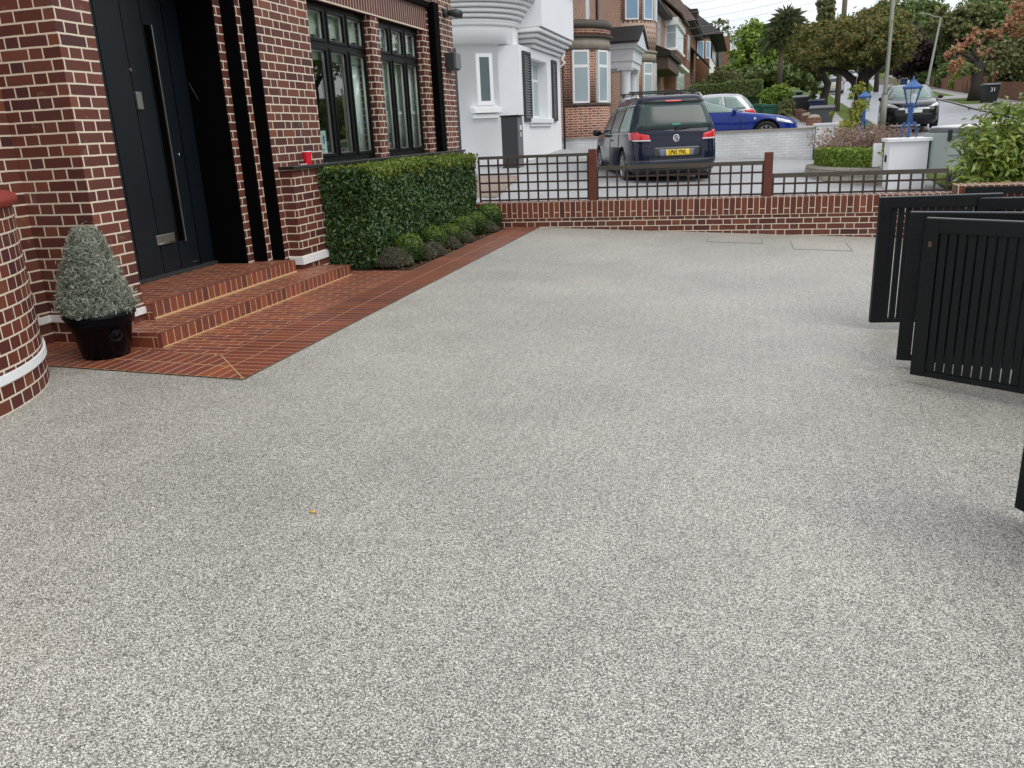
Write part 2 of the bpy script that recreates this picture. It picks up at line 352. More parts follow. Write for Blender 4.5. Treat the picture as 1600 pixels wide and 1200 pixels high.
class MB:
    def __init__(s): s.b = bmesh.new(); s.uvl = s.b.loops.layers.uv.new('UVMap'); s.mk = s.b.faces.layers.int.new('keepuv')
    def box(s, x0, x1, y0, y1, z0, z1, M=None):
        vs = [s.b.verts.new((x, y, z)) for x in (x0, x1) for y in (y0, y1) for z in (z0, z1)]
        if M is not None:
            for v in vs: v.co = M @ v.co
        for q in ((0, 1, 3, 2), (4, 6, 7, 5), (0, 4, 5, 1), (2, 3, 7, 6), (0, 2, 6, 4), (1, 5, 7, 3)):
            s.b.faces.new([vs[i] for i in q])
        return s
    def obox(s, c, sx, sy, sz, rz=0, rx=0):
        M = Matrix.Translation(c) @ Matrix.Rotation(rz, 4, 'Z') @ Matrix.Rotation(rx, 4, 'X')
        return s.box(-sx / 2, sx / 2, -sy / 2, sy / 2, -sz / 2, sz / 2, M)
    def bar(s, a, b, wd, h, up=Vector((0, 0, 1))):
        a = Vector(a); b = Vector(b); d = (b - a); ln = d.length; d.normalize()
        if abs(d.dot(up)) > .98: up = Vector((1, 0, 0))
        sx = d.cross(up).normalized(); sz = sx.cross(d)
        M = Matrix.Identity(4)
        for i in range(3): M[i][0] = sx[i]; M[i][1] = d[i]; M[i][2] = sz[i]
        M.translation = a
        return s.box(-wd / 2, wd / 2, 0, ln, -h / 2, h / 2, M)
    def tube(s, pts, rad, n=8, cap=True):
        pts = [Vector(p) for p in pts]
        if not hasattr(rad, '__len__'): rad = [rad] * len(pts)
        rings = []; prev = None
        for i, p in enumerate(pts):
            d = (pts[min(i + 1, len(pts) - 1)] - pts[max(i - 1, 0)]).normalized()
            up = prev if prev is not None else (Vector((0, 0, 1)) if abs(d.z) < .9 else Vector((1, 0, 0)))
            sx = d.cross(up).normalized(); sy = sx.cross(d).normalized(); prev = sy
            rings.append([s.b.verts.new(p + (sx * math.cos(t) + sy * math.sin(t)) * rad[i]) for t in [2 * math.pi * k / n for k in range(n)]])
        for a, b2 in zip(rings, rings[1:]):
            for k in range(n):
                s.b.faces.new((a[k], a[(k + 1) % n], b2[(k + 1) % n], b2[k])).smooth = True
        if cap:
            s.b.faces.new(rings[0][::-1]); s.b.faces.new(rings[-1])
        return s
    def lathe(s, prof, c=(0, 0, 0), n=24, a0=0, a1=2 * math.pi, smooth=True, uvr=None):
        """prof list of (r,z); makes UV u=arc*r v=z"""
        full = abs(a1 - a0 - 2 * math.pi) < 1e-6; cnt = n if full else n + 1
        cols = []
        for k in range(cnt):
            t = a0 + (a1 - a0) * k / n
            cols.append([s.b.verts.new((c[0] + r * math.cos(t), c[1] + r * math.sin(t), c[2] + z)) for r, z in prof])
        for k in range(n):
            A = cols[k]; B = cols[(k + 1) % cnt]
            for j in range(len(prof) - 1):
                if prof[j][0] < 1e-6 and prof[j + 1][0] < 1e-6: continue
                f = s.b.faces.new((A[j], B[j], B[j + 1], A[j + 1])); f.smooth = smooth; f[s.mk] = 1
                rad = uvr or max(prof[j][0], prof[j + 1][0])
                t0 = (a0 + (a1 - a0) * k / n) * rad; t1 = (a0 + (a1 - a0) * (k + 1) / n) * rad
                horizontal = abs(prof[j][1] - prof[j + 1][1]) < 1e-5
                va = prof[j][1] + c[2]; vb = prof[j + 1][1] + c[2]
                if horizontal: va, vb = prof[j][0], prof[j + 1][0]
                for l, uvv in zip(f.loops, ((t0, va), (t1, va), (t1, vb), (t0, vb))): l[s.uvl].uv = uvv
        return s
    def poly(s, pts, smooth=False):
        f = s.b.faces.new([s.b.verts.new(p) for p in pts]); f.smooth = smooth; return f
    def prism(s, pts, d):
        """closed polygon pts extruded by vector d"""
        d = Vector(d); a = [s.b.verts.new(Vector(p)) for p in pts]; b2 = [s.b.verts.new(Vector(p) + d) for p in pts]
        n = len(pts); s.b.faces.new(a[::-1]); s.b.faces.new(b2)
        for k in range(n): s.b.faces.new((a[k], a[(k + 1) % n], b2[(k + 1) % n], b2[k]))
        return s
    def sph(s, c, r, n=12, sc=(1, 1, 1)):
        ret = bmesh.ops.create_uvsphere(s.b, u_segments=n, v_segments=max(6, n // 2), radius=r)
        for v in ret['verts']: v.co = Vector((v.co.x * sc[0] + c[0], v.co.y * sc[1] + c[1], v.co.z * sc[2] + c[2]))
        for f in {f for v in ret['verts'] for f in v.link_faces}: f.smooth = True
        return s
    def build(s, name, mat, parent=None, loc=None, world=True, bevel=0, **tg):
        bmesh.ops.recalc_face_normals(s.b, faces=s.b.faces)
        s.b.normal_update(); boxuv(s.b)
        me = bpy.data.meshes.new(name); s.b.to_mesh(me); s.b.free()
        o = bpy.data.objects.new(name, me); COL.objects.link(o)
        me.materials.append(MT[mat] if isinstance(mat, str) else mat)
        if parent is not None:
            if world: me.transform(Matrix.Translation(-loc_world(parent)))
            o.parent = parent
        elif loc is not None:
            me.transform(Matrix.Translation(-Vector(loc))); o.location = loc
        if bevel:
            bv = o.modifiers.new('bevel', 'BEVEL'); bv.width = bevel; bv.segments = 2; bv.limit_method = 'ANGLE'; bv.angle_limit = R(40)
        if tg: tagp(o, tg.get('label'), tg.get('cat'), tg.get('group'), tg.get('kind'))
        return o
def structure(o): o['kind'] = 'structure'; return o
def text(name, body, size, mat, parent, M, depth=.002, world=True, off=0):
    cu = bpy.data.curves.new(name, 'FONT'); cu.body = body; cu.size = size; cu.extrude = depth; cu.offset = off; cu.align_x = 'CENTER'; cu.align_y = 'CENTER'
    t = bpy.data.objects.new(name, cu); COL.objects.link(t); bpy.context.view_layer.update()
    me = bpy.data.meshes.new_from_object(t.evaluated_get(bpy.context.evaluated_depsgraph_get()))
    bpy.data.objects.remove(t); me.transform(M)
    o = bpy.data.objects.new(name, me); COL.objects.link(o); me.materials.clear(); me.materials.append(MT[mat])
    if parent is not None:
        if world: me.transform(Matrix.Translation(-loc_world(parent)))
        o.parent = parent
    return o
def copy_tree(o, parent=None):
    c = o.copy(); COL.objects.link(c)
    if parent is not None: c.parent = parent
    for ch in [x for x in bpy.data.objects if x.parent == o]: copy_tree(ch, c)
    return c

# leaves: kites with a fold; P points, N facing normals
def leaves(name, P, N, size, mat, parent, aspect=.5, jit=.6, szvar=.4, fold=.15, hang=0, world=True, label=None):
    P = np.asarray(P, float); n = len(P); N = np.asarray(N, float)
    N = N + np.random.normal(0, jit, (n, 3)); N /= np.linalg.norm(N, axis=1)[:, None] + 1e-9
    T = np.random.normal(0, 1, (n, 3)); T[:, 2] -= hang; T -= (T * N).sum(1)[:, None] * N; T /= np.linalg.norm(T, axis=1)[:, None] + 1e-9
    B = np.cross(N, T); s = size * (1 + szvar * np.random.uniform(-1, 1, n))[:, None]
    w_ = s * aspect * .5
    V = np.stack([P - T * s * .5, P + B * w_ - N * s * 0, P + T * s * .5 - N * s * fold, P - B * w_], 1).reshape(-1, 3)
    V.reshape(n, 4, 3)[:, 1] += N * s * fold; V.reshape(n, 4, 3)[:, 3] += N * s * fold
    if parent is not None and world: V -= np.array(loc_world(parent))
    me = bpy.data.meshes.new(name); me.vertices.add(4 * n); me.vertices.foreach_set('co', V.astype(np.float32).ravel())
    idx = np.arange(4 * n).reshape(n, 4); tri = np.concatenate([idx[:, [0, 1, 2]], idx[:, [0, 2, 3]]], 1).reshape(-1)
    me.loops.add(6 * n); me.loops.foreach_set('vertex_index', tri.astype(np.int32)); me.polygons.add(2 * n)
    me.polygons.foreach_set('loop_start', (np.arange(2 * n) * 3).astype(np.int32)); me.update(); me.validate()
    me.materials.append(MT[mat]); o = bpy.data.objects.new(name, me); COL.objects.link(o); o.parent = parent
    if label: o['label'] = label
    return o
def blobpts(c, r, n, shell=.55):
    c = np.array(c); r = np.array(r); d = np.random.normal(0, 1, (n, 3)); d /= np.linalg.norm(d, axis=1)[:, None]
    q = shell + (1 - shell) * np.random.uniform(0, 1, n) ** .6
    # lumpy radius
    ph = np.random.uniform(0, 6.28, 6)
    lum = 1 + .10 * np.sin(5 * d[:, 0] + ph[0]) + .10 * np.sin(6 * d[:, 1] + ph[1]) + .08 * np.sin(7 * d[:, 2] + ph[2]) + .06 * np.sin(13 * d[:, 0] + ph[3]) * np.sin(11 * d[:, 2] + ph[4])
    return c + d * r * (q * lum)[:, None], d
def crownpts(c, r, nclump, per, spread=.3, shell=.5, flat=1.0):
    """clumps of leaves spread through an ellipsoid"""
    C, D = blobpts(c, r, nclump, shell); rm = min(r) * spread
    P = []; N = []
    for k in range(nclump):
        rs = rm * random.uniform(.5, 1.35)
        m_ = int(per * random.uniform(.5, 1.4))
        off = np.random.normal(0, .45, (m_, 3)) * rs * np.array([1, 1, .7 * flat])
        P.append(C[k] + off); N.append(D[k] * .5 + off / (rs + 1e-6) + np.array([0, 0, .5]))
    return np.concatenate(P), np.concatenate(N)

# ================================================================ terrain
def ss(t): t = max(0.0, min(1.0, t)); return t * t * (3 - 2 * t)
HY = [-60, 12, 15.5, 18.5, 24.7, 25.0, 28, 36, 45, 62, 90, 120, 170, 260]
HZ = [0, 0, .07, .16, .42, .72, .95, 1.5, 2.2, 3.4, 5.2, 7.2, 10.5, 15]
RY = [-60, 0, 12, 18, 25, 31, 35, 47, 55, 63, 80, 100, 140, 260]
RZ = [-.5, -.35, -.25, -.08, .38, .66, .88, 1.40, 1.80, 2.15, 2.95, 4.0, 6.5, 15]
def gz(X, Y):
    h = float(np.interp(Y, HY, HZ)); r_ = float(np.interp(Y, RY, RZ))
    cross = -.042 * (min(max(X, -2.74), 2.2) + 2.74) * (1 - ss((Y - 24.8) / 2))
    bump = .38 * ss((Y - 14.2) / 3.5) * ss((-X - 3.3) / 1.6) * (1 - ss((Y - 24) / 1.2))
    t = ss((X - 2.2) / 1.8)
    return (h + cross + bump) * (1 - t) + r_ * t
XS = sorted(set([-200, -120, -60, -30, -15, -9] + [x * .4 for x in range(-20, 14)] + [-2.74, 2.2, 6, 8, 10, 12, 15, 20, 40, 80, 160]))
YS = sorted(set([-60, -30, -15, -5] + [y * .5 for y in range(0, 56)] + HY + RY + [30, 33, 40, 50, 70, 80, 105, 150, 200, 260, 400]))
def sL(y): return .055 * max(0, y - 30)
def sR(y): return .09 * max(0, y - 30)
def sheet(name, mat, x0, x1, y0, y1, dz, kind='structure', z=None, dr=None):
    d0, d1 = dr or (None, None)
    xs = [x0] + [x for x in XS if x0 + 1e-4 < x < x1 - 1e-4] + [x1]; ys = [y0] + [y for y in YS if y0 + 1e-4 < y < y1 - 1e-4] + [y1]
    b = MB()
    def xx(x, y):
        a = d0(y) if d0 else 0; c = d1(y) if d1 else 0; f = (x - x0) / (x1 - x0); return x + a * (1 - f) + c * f
    g = [[b.b.verts.new((xx(x, y), y, (gz(xx(x, y), y) if z is None else z) + dz)) for y in ys] for x in xs]
    for i in range(len(xs) - 1):
        for j in range(len(ys) - 1):
            b.b.faces.new((g[i][j], g[i + 1][j], g[i + 1][j + 1], g[i][j + 1])).smooth = True
    o = b.build(name, mat); o['kind'] = kind; return o
sheet('ground', 'grass', -200, 160, -60, 400, -.05)
sheet('driveway', 'resin', -9, 2.45, -15, 11.34, 0)
sheet('neighbour_driveway', 'concrete', -9, 3.0, 11.55, 24.65, 0)
sheet('planting_bed', 'mulch', -5.4, -4.5, 15.2, 17.0, .012)
sheet('road', 'road', 4.75, 9.4, -30, 260, -.02, dr=(sL, sR))
sheet('pavement', 'pavement', 3.0, 3.75, -30, 200, 0.0, dr=(sL, sL))
sheet('pavement', 'pavement', 11.2, 12.5, -30, 200, .012, dr=(sR, sR))
sheet('verge', 'grass', 3.75, 4.62, 13, 200, .01, dr=(sL, sL))
sheet('verge', 'grass', 9.55, 11.2, 13, 200, .01, dr=(sR, sR))
sheet('forecourt', 'concrete', -5.6, 3.0, 25.0, 36, .01)
sheet('forecourt', 'concrete', 3.75, 4.62, 24.2, 28.5, .03)
for ya, yb in ((46, 52), (62, 68)): sheet('forecourt', 'pavement', 9.4, 11.3, ya, yb, .03, dr=(sR, sR))
for xa, xb, dd in ((4.62, 4.75, sL), (9.4, 9.55, sR)):
    sheet('kerb', 'pavement', xa, xb, -30, 200, .035, dr=(dd, dd))
def cross_street(n, x0, x1, y0, y1): sheet(n, 'pavement', x0, x1, y0, y1, .02)

# ================================================================ red brick paving and bed
def uvquad(b, pts, uvs):
    f = b.b.faces.new([b.b.verts.new(p) for p in pts]); f[b.mk] = 1
    for l, q in zip(f.loops, uvs): l[b.uvl].uv = q
SK = .10   # slight skew of the front edge
def fy(x, base): return base + (-2.74 - x) * SK
MT['pave_stack'] = brick('paver_stack', 'stack', .235, .079, .009, [tuple(a * .82 for a in c) for c in PCOL], (.48, .28, .15), rough=.4, bumps=.3, spec=.45)
b = MB(); z = .008
for x1, x0 in ((-2.74, -2.975), (-2.975, -3.21)):     # two bands along the drive (mitred at the front corner)
    ya = 3.92 + (-2.74 - x1); yb = 3.92 + (-2.74 - x0)
    uvquad(b, [(x0, yb, z), (x1, ya, z), (x1, 11.34, z), (x0, 11.34, z)], [(0, yb), (.235, ya), (.235, 11.34), (0, 11.34)])
o = b.build('paving_border', 'pave_stack', kind='structure')
b = MB()
for k in (0, 1):
    d0, d1 = .235 * k, .235 * (k + 1)
    xa, xb = -2.74 - d0, -2.74 - d1; X0 = -5.0
    uvquad(b, [(X0, fy(X0, 3.92) + d0 - .05, z), (xa, 3.92 + d0, z), (xb, 3.92 + d1, z), (X0, fy(X0, 3.92) + d1 - .05, z)], [(X0, 0), (xa, 0), (xb, .235), (X0, .235)])
o = b.build('paving_end_border', 'pave_stack_y', kind='structure')
b = MB()
b.poly([(-3.21, 4.39, z), (-3.21, 7.65, z), (-5, 7.65, z), (-5, 4.57, z)])
o = b.build('paving', 'pave_run', kind='structure')
b = MB(); b.bar((-2.745, 3.925, .0095), (-3.21, 4.39, .0095), .008, .004); b.build('paving_mitre_joint', plain('tan_joint', (.44, .27, .13), .8, var=.3, sc=60), kind='structure')
sheet('flower_bed', 'soil', -4.14, -3.21, 7.65, 11.34, .004)

# ================================================================ our house
H = thing('brick_house', 'dark red brick house with navy front door and black windows beside the drive', 'house', (-4.5, 8, 0))
XF = -4.27
TOP = 5.2
b = MB()
W1 = (8.06, 9.58); W2 = (9.80, 11.26); WB, WT = 1.10, 2.69
for y0, y1, z0, z1 in ((7.30, W1[0], 1.055, WT), (W1[1], W2[0], 1.085, WT), (W2[1], 11.50, 1.085, WT), (11.50, 12.52, 0, TOP), (7.30, 11.50, 3.06, TOP),
                       (7.30, 8.02, WT, 3.06), (11.42, 11.5, WT, 3.06)):
    b.box(XF - .3, XF, y0, y1, z0, z1)
b.box(-4.9, XF - .3, 12.22, 12.52, 0, TOP)
# porch pier and wall beside the bay
b.box(-5.6, -4.19, 4.60, 4.93, .205, TOP)
b.box(-4.95, -4.72, 0.5, 4.60, .205, TOP)
b.box(-5.5, -4.90, 4.93, 5.2, .3, TOP)
b.build('wall', 'brick', H)
b = MB(); b.box(-5.6, -4.19, 4.60, 4.93, -.05, .157); b.box(-4.95, -4.72, 0.5, 4.60, -.05, .157); b.build('lower_wall', 'brick', H)
b = MB(); b.box(-5.6, -4.175, 4.588, 4.935, .157, .205); b.box(-4.95, -4.707, 0.5, 4.588, .157, .205)
b.box(-4.4, -4.122, 7.15, 12.3, .15, .222); b.build('white_band', 'white', H)
b = MB(); b.box(-4.5, -4.14, 7.165, 12.35, .222, 1.055); b.box(-4.5, -4.14, 7.165, 12.35, -.05, .15); b.build('plinth_wall', 'brick', H)
b = MB(); b.box(-4.6, -4.095, 7.14, 12.3, 1.055, 1.085); b.build('window_sill', 'sillblk', H, bevel=.004)
# soldier course over the windows + black trim above it
b = MB(); b.box(XF - .28, XF + .004, 8.02, 11.42, WT + .012, 2.985); b.build('soldier_lintel', 'soldier', H)
b = MB(); b.box(XF - .02, XF + .012, 8.02, 11.42, WT, WT + .012); b.build('lintel_bead', plain('mortar_bead', CREAM, .8, var=.1), H)
b = MB(); b.box(XF - .28, XF + .05, 8.02, 11.50, 2.985, 3.06); b.box(XF - .2, XF + .10, 11.50, 11.69, 1.085, 3.06); b.build('black_fin', 'black', H, label='black fin framing the right end of the windows')
# stepped porch reveal: brick strips with black returns facing the door
b = MB()
b.box(-5.2, -4.525, 6.825, 7.3, .2, TOP); b.box(-4.525, -4.394, 6.955, 7.3, .2, TOP); b.box(-4.394, XF, 7.067, 7.3, 1.0, TOP); b.box(-4.394, XF - .001, 7.067, 7.2, .2, 1.055)
o = b.build('porch_pier_wall', 'brick', H)
for k, (xa, xb, ya, yb) in enumerate(((-4.95, -4.522, 6.80, 6.825), (-4.5245, -4.391, 6.93, 6.955), (-4.3935, XF + .002, 7.045, 7.067))):
    b = MB(); b.box(xa, xb, ya, yb, .222, TOP); b.build('black_fin', 'black', H)
b = MB(); b.box(-5.6, -4.4, 4.93, 6.8, 2.75, 2.9); b.build('porch_lining', 'black', H)
# steps
sm = MB()
sm.box(-4.95, -4.13, 4.93, 7.0, 0, .218)
st = sm.build('step', 'pave_run', H, label='upper brick step under the front door')
b = MB()
b.box(-4.16, -4.125, 4.935, 7.0, .109, .2225); b.build('nosing', 'riser', st)
sm = MB(); sm.box(-4.19, -3.79, 4.56, 7.38, 0, .105)
st = sm.build('step', 'pave_run', H, label='lower brick step, the wider of the two')
b = MB(); b.box(-3.79, -3.755, 4.53, 7.41, 0, .109); b.build('nosing', 'riser', st)
for ya_ in (4.53, 7.382):
    b = MB(); b.box(-4.17, -3.792, ya_, ya_ + .028, 0, .108); b.build('end_bricks', 'pave_run', st)
b = MB(); b.box(-3.755, -3.744, 4.53, 7.42, 0, .014); b.box(-4.125, -4.114, 4.94, 6.99, .104, .119); b.build('mortar_line', plain('tan_mortar', TAN, .8, var=.1), H)
# front door
XD = -4.87
D = MB(); D.box(XD - .06, XD, 4.93, 6.585, .25, 2.72); D = D.build('door', 'door', H, label='tall navy front door with long steel bar handle')
g = MB()
for y in (5.76, 6.06, 6.30): g.box(XD - .001, XD + .0015, y - .003, y + .003, .26, 2.71)
g.build('panel_groove', 'groove', D)
b = MB(); b.box(XD - .001, XD + .002, 6.575, 6.585, .25, 2.72); b.build('edge_seal', 'groove', D)
b = MB(); b.box(XD - .001, XD + .0015, 6.315, 6.385, .50, 2.30); b.build('handle_recess', 'groove', D)
b = MB(); b.box(XD + .004, XD + .03, 6.380, 6.393, .49, 2.30); b.build('handle', 'steel', D, bevel=.004)
b = MB(); b.box(XD, XD + .012, 6.02, 6.26, .50, .585); lp = b.build('letter_plate', 'steel', D, bevel=.004)
b = MB(); b.box(XD + .012, XD + .02, 6.03, 6.25, .505, .52); b.build('flap_edge', 'chrome', lp)
b = MB(); b.box(XD, XD + .025, 6.055, 6.125, 1.62, 1.76); b.build('knocker', 'steel', D, bevel=.006)
b = MB(); b.tube([(XD, 6.06, 1.93), (XD + .012, 6.06, 1.93)], .013, 12); b.build('spyhole', 'chrome', D)
b = MB(); b.tube([(XD, 6.52, 1.24), (XD + .012, 6.52, 1.24)], .018, 12); b.build('lock', 'chrome', D)
b = MB(); b.box(XD, XD + .004, 6.46, 6.53, .285, .297); b.build('maker_plate', 'steel', D)
b = MB(); b.box(XD - .08, XD + .03, 4.94, 6.9, .222, .25); b.build('threshold', 'grey', H)
SD = MB(); SD.box(XD - .06, XD - .01, 6.59, 6.80, .25, 2.72); SD.build('door_side_panel', 'door', H)
b = MB(); b.tube([(-4.86, 6.795, 1.86), (-4.78, 6.795, 1.70)], .0013, 5); b.build('reveal_scratch', 'midgrey', H)

# windows
def window(y0, y1, kind):
    fx = XF - .09
    W = MB(); t = .05
    W.box(fx - .06, fx, y0, y0 + t, WB - .015, WT); W.box(fx - .06, fx, y1 - t, y1, WB - .015, WT)
    W.box(fx - .06, fx, y0 + t, y1 - t, WT - t, WT); W.box(fx - .06, fx, y0 + t, y1 - t, WB - .015, WB + .035)
    tr = 2.255; W.box(fx - .06, fx + .004, y0 + t, y1 - t, tr, tr + .05)
    wd = (y1 - y0 - 2 * t) / 3
    for k in (1, 2):
        yc = y0 + t + wd * k; W.box(fx - .06, fx + .006, yc - .028, yc + .028, WB + .035, WT - t)
    W = W.build('window', 'frame', H, bevel=.004)
    for k in range(3):
        a = y0 + t + wd * k + (.028 if k else 0); c = y0 + t + wd * (k + 1) - (.028 if k < 2 else 0)
        for z0, z1 in ((WB + .035, tr), (tr + .05, WT - t)):
            s = MB(); e = .035
            s.box(fx - .05, fx + .016, a, a + e, z0, z1); s.box(fx - .05, fx + .016, c - e, c, z0, z1)
            s.box(fx - .05, fx + .016, a + e, c - e, z1 - e, z1); s.box(fx - .05, fx + .016, a + e, c - e, z0, z0 + e)
            s.build('sash', 'frame', W, bevel=.005)
            s = MB(); q = .008
            s.box(fx - .036, fx - .01, a + e - .001, a + e + q, z0 + e, z1 - e); s.box(fx - .036, fx - .01, c - e - q, c - e + .001, z0 + e, z1 - e); s.box(fx - .036, fx - .01, a + e + q, c - e - q, z1 - e - q, z1 - e); s.box(fx - .036, fx - .01, a + e + q, c - e - q, z0 + e, z0 + e + q)
            s.build('spacer', 'steel', W)
            s = MB(); s.box(fx - .03, fx - .02, a + e, c - e, z0 + e, z1 - e); s.build('pane', 'glass', W)
            if z0 > 2: s = MB(); s.box(fx - .045, fx + .0, (a + c) / 2 - .03, (a + c) / 2 + .03, z0 + e, z0 + e + .03); s.build('catch', 'blackpl', W)
    return W
WN1 = window(W1[0], W1[1], 0); WN2 = window(W2[0], W2[1], 1)
# room behind and dressings
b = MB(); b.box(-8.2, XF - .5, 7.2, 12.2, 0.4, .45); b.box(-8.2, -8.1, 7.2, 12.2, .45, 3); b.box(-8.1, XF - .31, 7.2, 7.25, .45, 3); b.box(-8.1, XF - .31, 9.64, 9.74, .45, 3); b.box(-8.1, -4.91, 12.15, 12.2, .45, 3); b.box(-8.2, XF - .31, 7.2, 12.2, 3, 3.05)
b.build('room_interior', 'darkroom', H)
def drape(name, y0, y1, z0, z1, x, mat, amp=.018, n=60):
    b = MB(); pr = None
    for k in range(n + 1):
        y = y0 + (y1 - y0) * k / n; xx = x + amp * math.sin(k * 1.1) + amp * .5 * math.sin(k * .47)
        cur = (b.b.verts.new((xx, y, z0)), b.b.verts.new((xx, y, z1)))
        if pr: f = b.b.faces.new((pr[0], cur[0], cur[1], pr[1])); f.smooth = True
        pr = cur
    o = b.build(name, mat, H); sm_ = o.modifiers.new('thick', 'SOLIDIFY'); sm_.thickness = .004
drape('roller_blind', W1[0] + .02, W1[1] - .02, 2.14, 2.72, XF - .185, 'blind', .002)
drape('curtain', W1[0] + 1.0, W1[1] + .05, 1.09, 2.14, XF - .20, 'curtain', .01)
drape('curtain', W2[0] - .02, W2[1] + .05, 1.09, 2.70, XF - .19, 'curtain', .012)
b = MB(); b.box(XF - .172, XF - .165, W2[0], W2[1], 1.60, 1.64); b.build('blind_rail', 'blind', H)
# poster inside the first window
P = MB(); P.box(XF - .133, XF - .128, 8.16, 8.42, 1.15, 1.41); P = P.build('window_poster', 'paper', None, loc=(XF - .13, 8.29, 1.15), label='pale paper notice with a blue ring in the corner of the left window', cat='poster')
Mp = Matrix.Translation((XF - .153, 8.25, 1.325)) @ Matrix.Rotation(R(90), 4, 'Z') @ Matrix.Rotation(R(90), 4, 'X')
b = MB()
for k in range(28):
    a = 2 * math.pi * k / 28; a2 = 2 * math.pi * (k + 1) / 28
    b.poly([(XF - .127, 8.25 + .055 * math.cos(t) * q, 1.325 + .055 * math.sin(t) * q) for t, q in ((a, 1), (a2, 1), (a2, .72), (a, .72))])
b.poly([(XF - .127, 8.235, 1.35), (XF - .127, 8.25, 1.355), (XF - .127, 8.275, 1.295), (XF - .127, 8.262, 1.29)])
b.build('ring_emblem', 'posterblue', P)
b = MB()
for k, (ya, yb, zz) in enumerate(((8.2, 8.3, 1.235), (8.19, 8.36, 1.21), (8.19, 8.34, 1.19))): b.box(XF - .128, XF - .1265, ya, yb, zz, zz + .009)
b.box(XF - .128, XF - .1265, 8.345, 8.38, 1.27, 1.36)
b.build('notice_text', 'posterblue', P)
# round bay plinth, left foreground
cB = (-5.0, 2.90, 0)
A0, A1 = R(-75), R(88)
b = MB(); b.lathe([(1.345, -.2), (1.345, .157)], cB, 80, A0, A1); b.lathe([(1.345, .205), (1.345, 1.03)], cB, 80, A0, A1); b.build('bay_wall', 'bay', H)
b = MB(); b.lathe([(1.34, .157), (1.358, .158), (1.358, .204), (1.34, .205)], cB, 80, A0, A1, smooth=False); b.build('bay_white_band', 'white', H)
b = MB(); b.lathe([(0, 1.105), (1.345, 1.105), (1.372, 1.095), (1.378, 1.07), (1.372, 1.04), (1.34, 1.03)], cB, 80, A0, A1); b.build('bay_coping', 'redcap', H)
# security camera and wall lamp at the corner
C_ = MB(); C_.tube([(-4.27, 12.18, 3.0), (-4.20, 12.18, 3.0)], .06, 16); C_ = C_.build('security_camera', 'grey', H)
b = MB(); b.tube([(-4.20, 12.18, 3.0), (-4.10, 12.2, 2.99), (-4.02, 12.24, 2.97)], [.035, .06, .055], 16); b.build('camera_body', 'grey', C_)
b = MB(); b.tube([(-4.02, 12.24, 2.97), (-4.005, 12.247, 2.966)], .04, 16); b.build('lens', 'ink', C_)
b = MB(); b.box(-4.27, -4.13, 12.1, 12.36, 2.22, 2.46); wl = b.build('wall_lamp', 'grey', H, bevel=.01)
b = MB(); b.box(-4.128, -4.10, 12.12, 12.34, 2.24, 2.44); b.build('lamp_diffuser', 'midgrey', wl)
# side gate between the houses
sg = thing('side_gate', 'tall dark side gate and post between the brick house and the white house', 'gate', (-4.55, 13.0, 0))
b = MB(); b.box(-4.52, -4.40, 12.9, 13.02, 0, 2.6); b.build('post', 'grey', sg)
b = MB(); b.box(-5.6, -4.52, 12.94, 12.99, .05, 2.5); b.build('gate_panel', 'grey', sg)

# ================================================================ things on the sill
cup = thing('plastic_cup', 'bright red plastic cup standing on the black window sill', 'cup', (-4.175, 7.55, 1.085))
b = MB(); b.lathe([(.0, .001), (.034, .001), (.050, .122), (.046, .122), (.031, .006), (0, .006)], (-4.175, 7.55, 1.085), 28, smooth=False); b.build('cup_body', 'red', cup)
b = MB(); b.lathe([(.049, .120), (.052, .123), (.052, .128), (.049, .130), (.046, .126)], (-4.175, 7.55, 1.085), 28); b.build('rim', 'upvc', cup)
b = MB()
for k in range(3): b.sph((-4.165 + .01 * k, 7.40 + .028 * k, 1.092), .013, 8, (1, 1.3, .6))
b.build('crumpled_tissue', plain('tissue', (.7, .5, .5), .8, var=.2), None, loc=(-4.16, 7.42, 1.085), label='small scrap of crumpled tissue lying beside the red cup on the sill', cat='tissue')

# ================================================================ potted conifer
pt = thing('potted_conifer', 'grey-green conical conifer in a glossy black pot beside the front steps', 'plant', (-4.02, 4.31, .008))
b = MB(); b.lathe([(0, .002), (.135, .002), (.145, .01), (.19, .215), (.205, .22), (.21, .255), (.215, .27), (.222, .275), (.222, .29), (.2, .292), (.195, .27), (0, .262)], (0, 0, 0), 48)
b.build('pot', 'pot', pt, world=False)
b = MB()
a0 = -22
def onpot(a, z, e=.002):
    r_ = .145 + (.19 - .145) * (z - .01) / .205 + e; t = R(a); return (r_ * math.cos(t), r_ * math.sin(t), z)
pp = [onpot(a0 + 13 * math.cos(t), .155 + .036 * math.sin(t)) for t in [2 * math.pi * k / 24 for k in range(25)]]
b.tube(pp, .0016, 5); b.tube([onpot(a0 + 9.5 * math.cos(t), .155 + .026 * math.sin(t)) for t in [2 * math.pi * k / 24 for k in range(25)]], .001, 5)
b.tube([onpot(a0, .13), onpot(a0, .178)], .002, 5)
for s_ in (-1, 1): b.tube([onpot(a0, .15), onpot(a0 + s_ * 4, .165), onpot(a0 + s_ * 4.5, .172)], .0015, 5)
b.build('emblem', plain('pot_emblem', (.02, .022, .025), .3, var=0), pt, world=False)
n = 9000
hh = np.random.uniform(0, 1, n) ** 1.25; th = np.random.uniform(0, 6.283, n)
rad = (.19 * (1 - hh) ** .72 + .048) * (1 - .0) * (1 + .09 * np.sin(3 * th + 6 * hh) + .07 * np.sin(7 * th - 11 * hh))
rad = np.where(hh < .12, rad * (.72 + hh * 2.4), rad); q = np.random.uniform(.55, 1, n) ** .6
